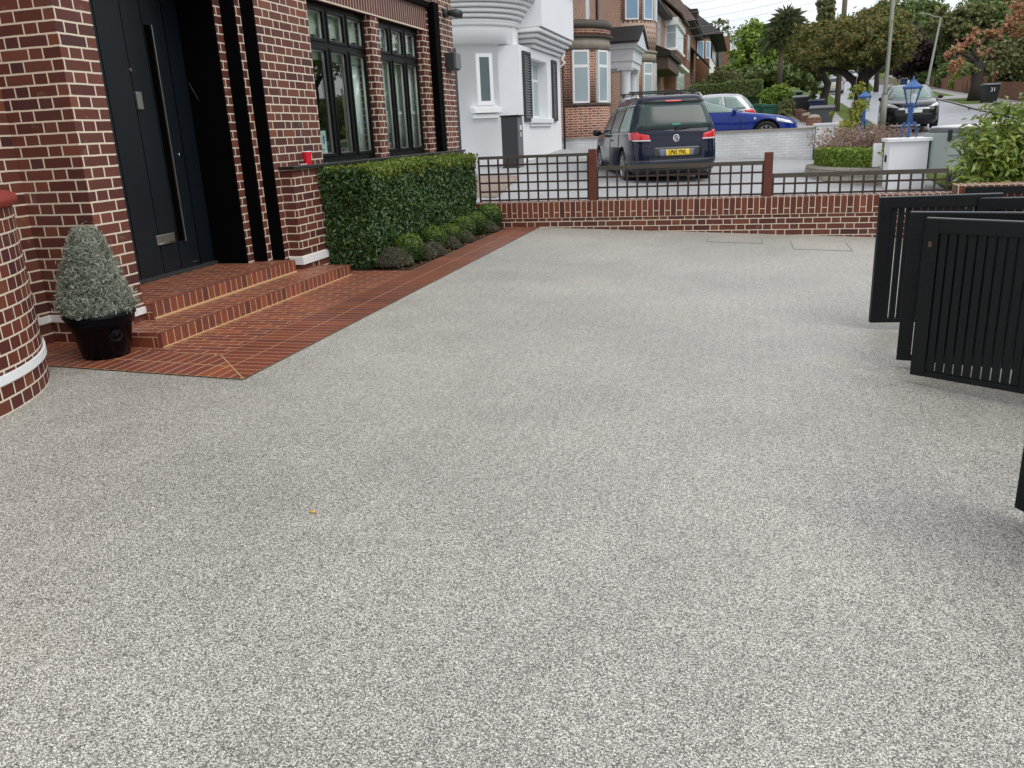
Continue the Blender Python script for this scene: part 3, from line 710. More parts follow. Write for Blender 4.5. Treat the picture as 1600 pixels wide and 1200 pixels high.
# sprays: cluster the needles
sx = rad * np.cos(th) * q; sy = rad * np.sin(th) * q; sz = .285 + hh * .535
PP = np.stack([sx, sy, sz], 1); NN = np.stack([np.cos(th), np.sin(th), .8 + 0 * th], 1)
k3 = np.repeat(PP[:2000], 13, 0) + np.random.normal(0, .014, (26000, 3)); kn = np.repeat(NN[:2000], 13, 0)
leaves('foliage', k3, kn, .032, 'l_conifer', pt, aspect=.16, jit=1.1, world=False, fold=.05)
b = MB(); b.tube([(0, 0, .25), (.005, .003, .8)], [.018, .004], 8); b.build('stem', 'bark', pt, world=False)

# ================================================================ hedge and bed plants
hg = thing('laurel_hedge', 'clipped glossy dark green hedge under the black windows', 'hedge', (-3.87, 9.4, 0))
x0, x1, y0, y1, z0, z1 = -4.12, -3.62, 7.68, 11.2, .05, 1.015
def face_pts(n, f):
    a = np.random.uniform(0, 1, n); c = np.random.uniform(0, 1, n)
    if f == 'front': P_ = np.stack([np.full(n, x1), y0 + (y1 - y0) * a, z0 + (z1 - z0) * c], 1); N_ = (1, 0, .35)
    if f == 'top': P_ = np.stack([x0 + (x1 - x0) * a, y0 + (y1 - y0) * c, np.full(n, z1)], 1); N_ = (.1, 0, 1)
    if f == 'l': P_ = np.stack([x0 + (x1 - x0) * a, np.full(n, y0), z0 + (z1 - z0) * c], 1); N_ = (0, -1, .35)
    if f == 'r': P_ = np.stack([x0 + (x1 - x0) * a, np.full(n, y1), z0 + (z1 - z0) * c], 1); N_ = (0, 1, .35)
    N_ = np.tile(np.array(N_, float), (n, 1))
    lump = .014 * np.sin(P_[:, 1] * 7 + 2 * np.sin(P_[:, 2] * 5)) + .014 * np.sin(P_[:, 2] * 11 + P_[:, 1] * 3)
    P_ += N_ * (lump + np.random.normal(0, .014, n))[:, None]; return P_, N_
A = [face_pts(19000, 'front'), face_pts(2600, 'l'), face_pts(1500, 'r')]
leaves('leaves', np.concatenate([a[0] for a in A]), np.concatenate([a[1] for a in A]), .047, 'l_hedge', hg, aspect=.52, jit=.5, hang=.3)
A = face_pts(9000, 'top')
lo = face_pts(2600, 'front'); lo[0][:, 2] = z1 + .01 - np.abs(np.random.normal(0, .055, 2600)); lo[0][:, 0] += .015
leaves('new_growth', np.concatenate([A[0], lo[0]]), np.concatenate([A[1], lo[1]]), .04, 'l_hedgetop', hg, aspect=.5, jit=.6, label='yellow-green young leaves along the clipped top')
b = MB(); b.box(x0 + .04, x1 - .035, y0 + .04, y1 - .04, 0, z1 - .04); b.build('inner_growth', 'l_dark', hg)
b = MB()
for k in range(8): b.tube([(-3.85, 7.9 + k * .45, 0), (-3.85, 7.95 + k * .45, .3)], .02, 6)
b.build('stems', 'bark', hg)
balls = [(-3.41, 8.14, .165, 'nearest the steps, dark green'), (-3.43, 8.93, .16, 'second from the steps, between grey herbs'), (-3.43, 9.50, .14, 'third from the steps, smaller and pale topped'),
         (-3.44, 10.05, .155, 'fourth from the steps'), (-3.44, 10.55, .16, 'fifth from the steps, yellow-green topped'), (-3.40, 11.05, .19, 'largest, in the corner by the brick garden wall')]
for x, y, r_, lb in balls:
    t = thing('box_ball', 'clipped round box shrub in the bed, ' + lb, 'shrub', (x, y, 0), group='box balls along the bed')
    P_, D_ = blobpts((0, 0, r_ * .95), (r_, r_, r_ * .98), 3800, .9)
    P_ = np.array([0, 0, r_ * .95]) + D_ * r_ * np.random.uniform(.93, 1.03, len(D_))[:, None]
    up = D_[:, 2] + np.random.normal(0, .22, len(D_)) > .35  # paler young leaves above, darker below: the ball's shading put into leaf colour
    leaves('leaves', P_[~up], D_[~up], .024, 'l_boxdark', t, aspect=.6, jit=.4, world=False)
    leaves('lit_young_leaves', P_[up], D_[up], .024, 'l_box', t, aspect=.6, jit=.4, world=False)
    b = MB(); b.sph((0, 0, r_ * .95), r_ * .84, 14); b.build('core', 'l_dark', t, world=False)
herbs = [(-3.50, 7.90, .19, .17, 'soft grey-green herb at the near end of the bed'), (-3.36, 8.42, .12, .14, 'grey herb just beyond the nearest box ball'), (-3.33, 8.66, .12, .13, 'brownish grey herb between the first and second box balls'),
         (-3.33, 9.22, .11, .12, 'grey herb between the second and third box balls'), (-3.33, 9.78, .10, .12, 'brownish herb between the third and fourth box balls'), (-3.33, 10.80, .12, .13, 'dry herb between the last two box balls')]
for x, y, r_, hgt, lb in herbs:
    t = thing('herb_plant', lb, 'plant', (x, y, 0), group='low herbs along the bed')
    n = 2400; th = np.random.uniform(0, 6.283, n); ph = np.random.uniform(0, 1, n)
    rr_ = r_ * np.sqrt(ph) * 1.1; P_ = np.stack([rr_ * np.cos(th), rr_ * np.sin(th), hgt * (1.15 - ph * .7) * np.random.uniform(.4, 1.1, n)], 1)
    N_ = np.stack([np.cos(th), np.sin(th), .1 * th], 1)
    leaves('leaves', P_, N_, .045, 'l_grey', t, aspect=.13, jit=.8, world=False)
b = MB(); c = Vector((-1.53, 2.50, gz(-1.53, 2.5) + .004))
b.poly([c + Vector(v) for v in ((-.012, -.004, .001), (-.003, -.009, .004), (.011, -.003, .001), (.013, .004, .005), (.002, .009, .002), (-.008, .006, .006))])
b.build('fallen_leaf', 'yleaf', None, loc=tuple(c), label='tiny yellow leaf lying alone on the gravel drive', cat='leaf')

n = 500; P_ = np.stack([np.random.uniform(-3.6, -3.22, n), np.random.uniform(7.7, 11.3, n), np.full(n, .012)], 1)
ll = leaves('leaf_litter', P_, np.tile([0, 0, 1.], (n, 1)), .028, 'l_litter', None, aspect=.6, jit=.25)
tagp(ll, 'scattered brown and reddish dead leaves lying on the soil of the bed', 'leaf litter', kind='stuff')
# manhole covers let into the drive
for (xa, xb, ya, yb, lb) in ((-.39, .27, 10.39, 10.93, 'resin-filled inspection cover nearer the house, outlined in the drive by the garden wall'), (.61, 1.25, 10.0, 10.75, 'resin-filled inspection cover nearer the gates, outlined in the drive')):
    t = thing('manhole_cover', lb, 'manhole cover', ((xa + xb) / 2, (ya + yb) / 2, gz((xa + xb) / 2, 10.5)))
    b = MB()
    def zl(x): return gz(x, 10.5) + .003
    for p, q in (((xa, ya), (xa, yb)), ((xb, ya), (xb, yb)), ((xa, ya), (xb, ya))):
        b.bar((p[0], p[1], zl(p[0])), (q[0], q[1], zl(q[0])), .008, .004)
    b.build('edge_frame', 'steelgrey', t)

# ================================================================ garden wall + trellis
gw = thing('garden_wall', 'low red brick boundary wall with an upright brick coping between the two drives', 'wall', (-.5, 11.45, 0))
b = MB(); b.box(-4.1, 2.55, 11.34, 11.56, -.5, .125); b.build('wall', 'brick', gw)
b = MB()
b.box(-4.1, 2.55, 11.332, 11.565, .125, .35)
o = b.build('coping', 'cope', gw)
for l in o.data.uv_layers['UVMap'].data: l.uv[1] -= .125
tp = thing('lattice_fence', 'brown lattice trellis with two red-brown posts on top of the brick garden wall', 'fence', (-.5, 11.45, .35))
def panel(xa, xb, zb, zt, mat, matop, topw=.035):
    b = MB(); n = max(2, round((xb - xa) / .137)); y = 11.43
    for k in range(n + 1):
        x = xa + (xb - xa) * k / n; b.box(x - .0125, x + .0125, y - .012, y, zb, zt)
    nz = max(2, round((zt - zb) / .132))
    for k in range(nz):
        z_ = zb + .02 + (zt - zb - .02) * k / nz; b.box(xa, xb, y + .001, y + .013, z_ - .0125, z_ + .0125)
    p_ = b.build('lattice_panel', mat, tp)
    b = MB(); b.box(xa - .01, xb + .01, y - .018, y + .02, zt - topw, zt + .005); b.build('top_rail', matop, p_)
panel(-3.62, -2.05, .36, .985, 'trellis', 'woodtop')
panel(-1.92, .26, .36, .80, 'trellis', 'woodtop', .045)
panel(.39, 2.45, .36, .635, 'trellis', 'woodtop', .05)
for x, zt in ((-1.985, 1.035), (.325, .91)):
    b = MB(); b.box(x - .055, x + .055, 11.40, 11.50, .345, zt); b.build('post', 'post', tp, bevel=.004)

# front boundary: brick pier and low wall beyond the gates
fwl = thing('front_wall', 'low brick front wall and pier with black capping behind the open gates', 'wall', (3, 11.2, 0))
b = MB(); b.box(2.56, 4.6, 11.18, 11.42, -.5, .235); b.build('wall', 'cope', fwl)
b = MB(); b.box(2.52, 4.6, 11.14, 11.44, .235, .455); b.build('coping', 'cope', fwl)
b = MB(); b.box(2.60, 4.6, 11.08, 11.138, .35, .43); b.box(2.60, 2.72, 11.08, 11.138, -.1, .35); b.box(3.0, 3.05, 11.08, 11.138, -.1, .31); b.box(3.05, 4.6, 11.09, 11.138, .27, .31); b.build('black_rail', 'gate', fwl)
b = MB(); b.box(2.56, 2.78, 9.0, 11.1, -.5, .20); b.build('return_wall', 'brick', fwl)

# ================================================================ driveway gates (folded open)
def gate(x, y, ang, L_, label, gap=.011, slat=.036):
    """hinge-end left, runs from (x,y) in direction ang (deg from +X)"""
    zg = gz(x, y); t = thing('driveway_gate', label, 'gate', (x, y, zg), R(ang), 'slatted black driveway gates')
    z0, z1 = .05, .92; fr = .075; d = .045
    for xs_ in (0, L_ - fr):
        b = MB(); b.box(xs_, xs_ + fr, -d / 2, d / 2, z0, z1); b.build('stile', 'gate', t, world=False, bevel=.003)
    b = MB(); b.box(fr, L_ - fr, -d / 2, d / 2, z1 - fr, z1 - .0005); b.build('top_rail', 'gate', t, world=False, bevel=.003)
    b = MB(); b.box(fr, L_ - fr, -d / 2, d / 2, z0 + .0005, z0 + .03); b.build('bottom_rail', 'gate', t, world=False, bevel=.003)
    n = int((L_ - 2 * fr) / (slat + gap))
    step = (L_ - 2 * fr) / n
    for k in range(n):
        b = MB(); xa = fr + k * step + gap / 2; b.box(xa, xa + step - gap, -.011, .011, z0 + .031, z1 - fr - .001); b.build('slat', 'gate', t, world=False)
    b = MB(); b.box(.001, L_ - .001, -.012, -.018 + .03, z1 + .0, z1 + .004); b.build('cap_strip', 'midgrey', t, world=False)
    b = MB(); b.box(fr * .38, fr * .60, -d / 2 - .003, -d / 2, z1 - .15, z1 - .12); b.build('catch_plate', plain('rusty_catch', (.10, .06, .03), .6, var=.6, sc=80) if label.startswith('nearest') else 'gate', t, world=False)
    for z_ in (z0 + .12, z1 - .2):
        b = MB(); b.tube([(L_ + .004, -d / 2, z_), (L_ + .004, -d / 2, z_ + .09)], .011, 10); b.build('hinge', 'grey', t, world=False)
    return t
gate(.91, 6.12, 8, .78, 'black slatted gate leaf farthest back, light showing between its slats')
gate(.935, 5.15, -14, .9, 'black slatted gate leaf in the middle, mostly hidden behind the nearest one')
gate(.965, 4.85, -32, .62, 'nearest black slatted gate leaf facing the drive, with a small rusty catch')
gate(1.51, 4.50, -12, .8, 'black gate leaf at the right edge, hinged to the nearest leaf')
gate(1.035, 3.13, -60, .7, 'black gate leaf whose lower corner enters at the right edge of the picture')
gate(1.53, 6.2, -4, .7, 'black slatted gate leaf hinged behind the farthest leaf')

CAMP = Vector((0, 0, 1.30))
def at(px_, py_, depth):
    """world point at a given distance along the view axis"""
    return CAMP + (rr * ((px_ - 800) / F_PX) - uu * ((py_ - 600) / F_PX) + fw) * depth

def framewin(root, origin, right, w_, h, cols, rows, mat='upvc', depth=.07, t=.05, bar=.035, pane='glassfar', out=None, name='window'):
    """upright casement window; origin = lower left corner, right = unit vector along the wall; rows = list of height fractions where transoms sit"""
    right = Vector(right).normalized(); out = Vector(out) if out else Vector((right.y, -right.x, 0)); o0 = Vector(origin)
    M = Matrix.Identity(4); up = Vector((0, 0, 1))
    for i in range(3): M[i][0] = right[i]; M[i][1] = -out[i]; M[i][2] = up[i]
    M.translation = o0
    b = MB(); b.box(0, t, 0, depth, 0, h, M); b.box(w_ - t, w_, 0, depth, 0, h, M); b.box(t, w_ - t, 0, depth, 0, t, M); b.box(t, w_ - t, 0, depth, h - t, h, M)
    for k in range(1, cols): b.box(w_ * k / cols - bar / 2, w_ * k / cols + bar / 2, .002, depth, t, h - t, M)
    for f in rows: b.box(t, w_ - t, .004, depth, h * f - bar / 2, h * f + bar / 2, M)
    W = b.build(name, mat, root)
    b = MB(); b.box(t, w_ - t, .008, .014, t, h - t, M); b.build('pane', pane, W)
    return W
def glassfar(name, c):
    b = NB(name); n = b.noise(b.obj(), .8, 3); cc = b.mix(n, c, tuple(min(1, x * 1.7) for x in c)); b.base(cc, .16, 0, .5); return b.m
MT['glassfar'] = glassfar('far_window_glass', (.09, .115, .12))
MT['glasspale'] = glassfar('blind_behind_glass', (.26, .32, .34))
MT['glasssky'] = glassfar('sky_lit_glass', (.16, .26, .38))

# ================================================================ white house
WH = thing('white_house', 'white rendered house with curved entrance, ribbed cornices and dark louvred shutters', 'house', (-6.5, 21.5, 0))
XW = -5.12; Y0, Y1 = 19.7, 24.3
b = MB()
wy0, wy1, wz0, wz1 = 20.72, 22.6, 1.62, 3.03
b.box(-9, XW, Y0, wy0, -.2, 3.25); b.box(-9, XW, wy1, Y1, -.2, 3.25); b.box(-9, XW, wy0, wy1, -.2, wz0); b.box(-9, XW, wy0, wy1, wz1, 3.25)
b.box(-9, XW - .3, wy0, wy1, wz0, wz1)
b.box(-9, -5.6, Y0 + .05, Y1, 3.25, 7)
b.build('wall', 'render', WH)
framewin(WH, (XW - .24, wy0 + .02, wz0 + .02), (0, 1, 0), wy1 - wy0 - .04, wz1 - wz0 - .04, 3, [.68], pane='glasspale', bar=.06)
b = MB(); b.box(XW - .25, XW + .09, 20.45, 22.9, 1.50, 1.615); b.box(XW, XW + .05, 20.5, 22.85, 1.42, 1.498); b.build('window_sill', 'white', WH, bevel=.01)
for ya, yb in ((19.95, 20.62), (23.1, 23.62)):
    b = MB(); b.box(XW, XW + .06, ya, ya + .05, 1.55, 3.13); b.box(XW, XW + .06, yb - .05, yb, 1.55, 3.13); b.box(XW, XW + .06, ya + .05, yb - .05, 1.55, 1.61); b.box(XW, XW + .06, ya + .05, yb - .05, 3.07, 3.13)
    sh = b.build('shutter', 'grey', WH)
    b = MB(); n = 24
    for k in range(n):
        z_ = 1.62 + 1.45 * (k + .5) / n
        b.bar((XW + .035, ya + .05, z_), (XW + .035, yb - .05, z_), .05, .012, up=Vector((.75, 0, .66)))
    b.build('louvres', 'midgrey', sh)
# stepped corbels and upper storey over the shutter wall
b = MB()
for i in range(4): b.box(-9, XW + .08 + .09 * i, Y0 + .95 - .16 * i + .25, Y1 + .02 * i, 3.27 + .105 * i, 3.345 + .105 * i); b.box(-9, XW + .03 + .09 * i, Y0 + 1.25 - .16 * i, Y1, 3.345 + .105 * i, 3.375 + .105 * i)
b.build('cornice', 'white', WH, bevel=.012)
b = MB(); b.box(-9, XW + .40, Y0 + .75, Y1 + .05, 3.69, 7); b.build('upper_wall', 'rough', WH)
b = MB(); b.box(-9, XW + .46, Y0 + .7, Y1 + .1, 4.75, 4.85); b.box(-9, XW + .52, Y0 + .65, Y1 + .12, 4.88, 5.0); b.build('string_course', 'white', WH)
# curved entrance bay
cW = (-6.72, 20.25, 0)
b = MB(); b.lathe([(1.22, -.2), (1.22, 3.28), (1.42, 3.28), (1.42, 3.75)], cW, 64, R(-170), R(20), smooth=True)
b.build('curved_wall', 'render', WH)
b = MB()
for i in range(5):
    r_ = 1.46 + .075 * i; z_ = 3.72 + .10 * i
    b.lathe([(1.2, z_), (r_, z_), (r_ + .012, z_ + .035), (r_, z_ + .075), (1.2, z_ + .075)], cW, 64, R(-170), R(20))
b.lathe([(1.2, 3.66), (1.46, 3.66), (1.46, 3.72)], cW, 64, R(-170), R(20))
b.build('ribbed_canopy', 'white', WH)
b = MB(); b.lathe([(1.2, 4.22), (1.86, 4.22), (1.86, 7)], cW, 64, R(-170), R(20)); b.build('upper_curved_wall', 'rough', WH)
b = MB(); b.box(-9, -5.3, 19.95, 20.3, 3.25, 7); b.build('return_wall', 'render', WH)
# narrow leaded window on the curve
ta = R(-47); wc = Vector((cW[0] + 1.235 * math.cos(ta), cW[1] + 1.235 * math.sin(ta), 0)); tr_ = Vector((-math.sin(ta), math.cos(ta), 0)); on = Vector((math.cos(ta), math.sin(ta), 0))
lw = framewin(WH, wc - tr_ * .21 + Vector((0, 0, 1.95)) + on * .03, tr_, .42, 1.13, 1, [], pane='glassfar', t=.085, out=on, name='narrow_window')
b = MB()
for k in range(1, 3): b.bar(wc - tr_ * (.21 - .42 * k / 3) + Vector((0, 0, 2.03)) + on * .004, wc - tr_ * (.21 - .42 * k / 3) + Vector((0, 0, 3.0)) + on * .004, .006, .006)
for k in range(1, 7): b.bar(wc - tr_ * .12 + Vector((0, 0, 2.03 + .97 * k / 7)) + on * .004, wc + tr_ * .12 + Vector((0, 0, 2.03 + .97 * k / 7)) + on * .004, .006, .006)
b.build('leading', 'midgrey', lw)
b = MB(); b.obox(wc + on * .03 + Vector((0, 0, 1.83)), .22, .72, .13, ta); b.obox(wc + on * .0 + Vector((0, 0, 1.70)), .16, .66, .10, ta); b.build('window_sill', 'white', WH, bevel=.012)
b = MB(); b.box(XW, XW + .02, Y0 + .3, Y1, .2, .62); b.build('grey_plinth', 'midgrey', WH)
b = MB(); b.tube([(XW + .08, 24.2, 3.4), (XW + .16, 24.15, 3.32), (XW + .10, 24.1, 3.2), (XW + .2, 24.0, 3.1), (XW + .06, 24.05, 3.0)], .035, 6); b.build('wall_bracket', 'upvc', WH)
b = MB(); b.tube([(XW + .06, 24.42, .3), (XW + .06, 24.42, 3.2)], .03, 8); b.build('downpipe', 'ink', WH)
# dark outdoor cabinet in front of it
cb = thing('outdoor_cabinet', 'tall dark grey cabinet with a lighter side, standing against the corner of the white house', 'cabinet', (-5.0, 18.4, .47))
b = MB(); b.box(-5.23, -4.86, 18.3, 18.75, .47, 1.64); b.build('cabinet_body', 'grey', cb, bevel=.01)
b = MB(); b.box(-4.858, -4.845, 18.32, 18.74, .5, 1.62); b.build('door', 'midgrey', cb)
b = MB(); b.box(-4.842, -4.83, 18.45, 18.6, 1.35, 1.45); b.box(-4.842, -4.83, 18.5, 18.55, 1.2, 1.3); b.build('label_plate', 'upvc', cb)
b = MB(); b.box(-5.25, -4.82, 18.28, 18.77, 1.642, 1.67); b.build('top', 'blackpl', cb)

# white painted boundary wall between the neighbours
ww = thing('white_garden_wall', 'white painted brick boundary wall with grey coping behind the dark van', 'wall', (-1.8, 24.8, .3))
b = MB(); b.box(-5.6, 1.85, 24.7, 24.92, -.1, 1.03); b.build('wall', 'whitebrick', ww)
b = MB(); b.box(-5.6, 1.88, 24.66, 24.96, 1.03, 1.075); b.build('coping', 'stone', ww)
b = MB(); b.box(1.9, 2.55, 24.55, 25.1, -.1, 1.12); b.box(1.84, 2.61, 24.5, 25.15, 1.12, 1.17); b.build('end_pier', 'white', ww)

# ================================================================ cars
MT['carglass'] = glassfar('reflection_tint_glass', (.022, .036, .034))  # opaque glass; the green base tint stands in for reflections
MT['carglasspale'] = glassfar('pale_car_glass', (.16, .22, .20))
def interp(z, zs, vs): return float(np.interp(z, zs, vs))
class Car:
    def __init__(s, spec, nexp=6.0):
        s.z = spec['z']; s.xf = spec['xf']; s.xr = spec['xr']; s.hw = spec['hw']; s.n = nexp
    def dims(s, z): return interp(z, s.z, s.xf), interp(z, s.z, s.xr), interp(z, s.z, s.hw)
    def side(s, x, z):
        f, r_, h = s.dims(z); xm = (f + r_) / 2; a = (f - r_) / 2; q = min(1, abs((x - xm) / a)); return h * (1 - q ** s.n) ** (1 / s.n)
    def end(s, y, z, front):
        f, r_, h = s.dims(z); xm = (f + r_) / 2; a = (f - r_) / 2; q = min(1, abs(y / h)); return xm + (1 if front else -1) * a * (1 - q ** s.n) ** (1 / s.n)
    def body(s, name, mat, root, wheels, wr, N=64, NZ=56):
        bm = bmesh.new(); rings = []
        zs = np.linspace(s.z[0], s.z[-1], NZ)
        for z in zs:
            f, r_, h = s.dims(z); xm = (f + r_) / 2; a = (f - r_) / 2; ring = []
            for k in range(N):
                t = 2 * math.pi * k / N; cx, sy = math.cos(t), math.sin(t); e = 2 / s.n
                ring.append(bm.verts.new((xm + a * math.copysign(abs(cx) ** e, cx), h * math.copysign(abs(sy) ** e, sy), z)))
            rings.append(ring)
        for A, B in zip(rings, rings[1:]):
            for k in range(N): bm.faces.new((A[k], A[(k + 1) % N], B[(k + 1) % N], B[k])).smooth = True
        bm.faces.new(rings[0][::-1]); bm.faces.new(rings[-1]).smooth = True
        me = bpy.data.meshes.new(name); bm.to_mesh(me); bm.free(); me.materials.append(MT[mat]); me.materials.append(MT['ink'])
        tmp = bpy.data.objects.new(name, me); COL.objects.link(tmp)
        c = bmesh.new()
        for x in wheels:
            for sgn in (-1, 1):
                mt = Matrix.Translation((x, sgn * 1.0, wr)) @ Matrix.Rotation(R(90), 4, 'X')
                bmesh.ops.create_cone(c, cap_ends=True, segments=28, radius1=wr + .055, radius2=wr + .055, depth=.72, matrix=mt)
        mc = bpy.data.meshes.new('cut'); c.to_mesh(mc); c.free(); mc.materials.append(MT[mat]); mc.materials.append(MT['ink'])
        for p_ in mc.polygons: p_.material_index = 1
        oc = bpy.data.objects.new('cut', mc); COL.objects.link(oc)
        md = tmp.modifiers.new('b', 'BOOLEAN'); md.operation = 'DIFFERENCE'; md.object = oc; md.solver = 'EXACT'
        bpy.context.view_layer.update()
        me2 = bpy.data.meshes.new_from_object(tmp.evaluated_get(bpy.context.evaluated_depsgraph_get()))
        bpy.data.objects.remove(tmp); bpy.data.objects.remove(oc)
        o = bpy.data.objects.new(name, me2); COL.objects.link(o); o.parent = root; return o
    def patch(s, name, mat, root, corners, where, e=.008, nu=14, nv=5, **kw):
        """corners (u,z): lower-left, lower-right, upper-right, upper-left; where: 'L','R' sides or 'F','B' ends. Shell with a few mm of thickness"""
        b = MB(); g = []
        for j in range(nv + 1):
            row = []
            for i in range(nu + 1):
                a, c = i / nu, j / nv
                u = (1 - c) * ((1 - a) * corners[0][0] + a * corners[1][0]) + c * ((1 - a) * corners[3][0] + a * corners[2][0])
                z = (1 - c) * ((1 - a) * corners[0][1] + a * corners[1][1]) + c * ((1 - a) * corners[3][1] + a * corners[2][1])
                if where in 'LR':
                    sg_ = 1 if where == 'L' else -1; p = (u, sg_ * (s.side(u, z) + e), z)
                else:
                    fr = where == 'F'; p = (s.end(u, z, fr) + (e if fr else -e), u, z)
                row.append(b.b.verts.new(p))
            g.append(row)
        for j in range(nv):
            for i in range(nu): b.b.faces.new((g[j][i], g[j][i + 1], g[j + 1][i + 1], g[j + 1][i])).smooth = True
        o = b.build(name, mat, root, world=False)
        sd_ = o.modifiers.new('t', 'SOLIDIFY'); sd_.thickness = .012; sd_.offset = 0
        if kw.get('label'): o['label'] = kw['label']
        return o
def wheel(root, x, y, wr, wd=.21, spokes=5):
    sg_ = 1 if y > 0 else -1
    Mx = Matrix.Translation((x, y, wr)) @ Matrix.Rotation(R(-90) * sg_, 4, 'X')
    b = MB(); b.lathe([(wr * .66, -wd), (wr * .97, -wd), (wr, -wd * .8), (wr, -.03), (wr * .96, 0), (wr * .68, 0), (wr * .66, -.02)], (0, 0, 0), 36)
    for v in b.b.verts: v.co = Mx @ v.co
    t = b.build('tyre', 'tyre', root, world=False)
    b = MB(); b.lathe([(0, -.06), (wr * .60, -.06), (wr * .66, -.01), (wr * .69, -.012)], (0, 0, 0), 36)
    for v in b.b.verts: v.co = Mx @ v.co
    b.build('wheel_well', 'ink', t, world=False)
    b = MB()
    b.lathe([(wr * .60, -.02), (wr * .62, 0), (wr * .68, 0)], (0, 0, 0), 36); b.lathe([(0, -.012), (wr * .16, -.012), (wr * .17, -.04)], (0, 0, 0), 20)
    for k in range(spokes):
        a = 2 * math.pi * k / spokes + .3; d = Vector((math.cos(a), math.sin(a), 0))
        b.bar(d * wr * .1 + Vector((0, 0, -.03)), d * wr * .64 + Vector((0, 0, -.015)), .05, .02, up=Vector((0, 0, 1)))
    for v in b.b.verts: v.co = Mx @ v.co
    b.build('rim', 'alloy', t, world=False)

# ---- dark van (people carrier), rear towards the camera
HV = 19
hdv = Vector((-math.sin(R(HV)), math.cos(R(HV)), 0)); rtv = Vector((math.cos(R(HV)), math.sin(R(HV)), 0))
Pl = Vector((-2.30, 18.12, .09)); cv = Pl + rtv * .95 + hdv * 2.43
van = thing('people_carrier', 'dark navy people carrier with roof bars, reversed view, parked behind the trellis', 'car', tuple(cv), R(90 + HV))
vz = [.20, .28, .42, .6, .8, .93, 1.0, 1.04, 1.2, 1.4, 1.55, 1.635, 1.68, 1.71, 1.725]
V = Car(dict(z=vz, xf=[2.2, 2.38, 2.43, 2.42, 2.35, 2.15, 1.85, 1.55, 1.25, .95, .62, .35, .15, -.1, -.5],
             xr=[-2.28, -2.42, -2.45, -2.43, -2.39, -2.37, -2.35, -2.33, -2.27, -2.17, -2.09, -2.03, -1.97, -1.85, -1.5],
             hw=[.86, .91, .94, .95, .945, .935, .92, .915, .865, .79, .735, .70, .665, .60, .40]), 7.5)
van.scale = (1.04, 1.05, 1.075)
vb = V.body('body', 'vanpaint', van, (-1.48, 1.44), .345)
for x in (-1.48, 1.44):
    for y in (-.93, .93): wheel(van, x, y, .335)
V.patch('rear_window', 'carglass', van, [(.80, 1.06), (-.80, 1.06), (-.665, 1.56), (.665, 1.56)], 'B', nu=24)
V.patch('spoiler_shadow', 'ink', van, [(.67, 1.57), (-.67, 1.57), (-.64, 1.60), (.64, 1.60)], 'B', e=.02)
V.patch('high_brake_lamp', 'tailred', van, [(.17, 1.575), (-.17, 1.575), (-.17, 1.60), (.17, 1.60)], 'B', e=.032)
for sg_ in (1, -1):
    tl = V.patch('tail_lamp', 'tailred', van, [(.90 * sg_, .86), (.53 * sg_, .85), (.56 * sg_, .95), (.90 * sg_, 1.02)], 'B', e=.02, nu=10)
    V.patch('lamp_strip', 'lampclear', tl, [(.86 * sg_, .845), (.53 * sg_, .838), (.53 * sg_, .86), (.86 * sg_, .87)], 'B', e=.028)
    V.patch('tail_lamp', 'tailred', van, [(-2.30, .85), (-2.12, .92), (-2.14, .99), (-2.28, 1.02)], 'L' if sg_ > 0 else 'R', e=.012)
for q_ in ([(.84, .42), (.83, .42), (.86, .84), (.87, .84)], [(-.84, .42), (-.83, .42), (-.86, .84), (-.87, .84)]): V.patch('panel_gap', 'ink', van, q_, 'B', e=.004, nu=1)
V.patch('panel_gap', 'ink', van, [(.83, .475), (-.83, .475), (-.83, .485), (.83, .485)], 'B', e=.006, nu=24, nv=1)
V.patch('tailgate_panel', plain('navy_dark_recess', (.004, .005, .014), .25, coat=.3, var=.03), van, [(.52, .52), (-.52, .52), (-.50, .72), (.50, .72)], 'B', e=.004)
np_ = V.patch('plate_recess', 'midgrey', van, [(.34, .545), (-.34, .545), (-.37, .675), (.37, .675)], 'B', e=.010)
pl = V.patch('number_plate', 'plate', van, [(.225, .555), (-.26, .555), (-.26, .665), (.225, .665)], 'B', e=.020)
V.patch('plate_band', 'platblue', pl, [(.262, .555), (.227, .555), (.227, .665), (.262, .665)], 'B', e=.020)
TM = Matrix.Translation((V.end(0, .61, False) - .030, -.015, .61)) @ Matrix.Rotation(R(-90), 4, 'Z') @ Matrix.Rotation(R(90), 4, 'X') @ Matrix.Diagonal((.78, 1.1, 1, 1))
o = text('plate_lettering', 'LP65 YNL', .112, 'ink', pl, TM, .001, world=False, off=.0022)
TM = Matrix.Translation((V.end(.6, .75, False) - .012, .62, .74)) @ Matrix.Rotation(R(-90), 4, 'Z') @ Matrix.Rotation(R(90), 4, 'X')
text('badge_lettering', 'SHARAN', .045, 'chrome', van, TM, .002, world=False)
V.patch('bumper_edge', plain('navy_bumper', (.02, .025, .045), .3, coat=.3, var=.03), van, [(.93, .40), (-.93, .40), (-.93, .47), (.93, .47)], 'B', e=.02, nu=24)
V.patch('lower_bumper', 'blackpl', van, [(.90, .22), (-.90, .22), (-.90, .30), (.90, .30)], 'B', e=.012, nu=24)
V.patch('window_sticker', plain('green_sticker', (.02, .22, .16), .5, var=0), van, [(.07, 1.12), (-.10, 1.12), (-.10, 1.16), (.07, 1.16)], 'B', e=.017)
b = MB(); x_ = V.end(0, 1.06, False) - .03
b.tube([(x_, .02, 1.05), (x_ - .02, -.1, 1.075), (x_ - .0, -.34, 1.085)], [.012, .009, .005], 6); b.build('rear_wiper', 'blackpl', van, world=False)
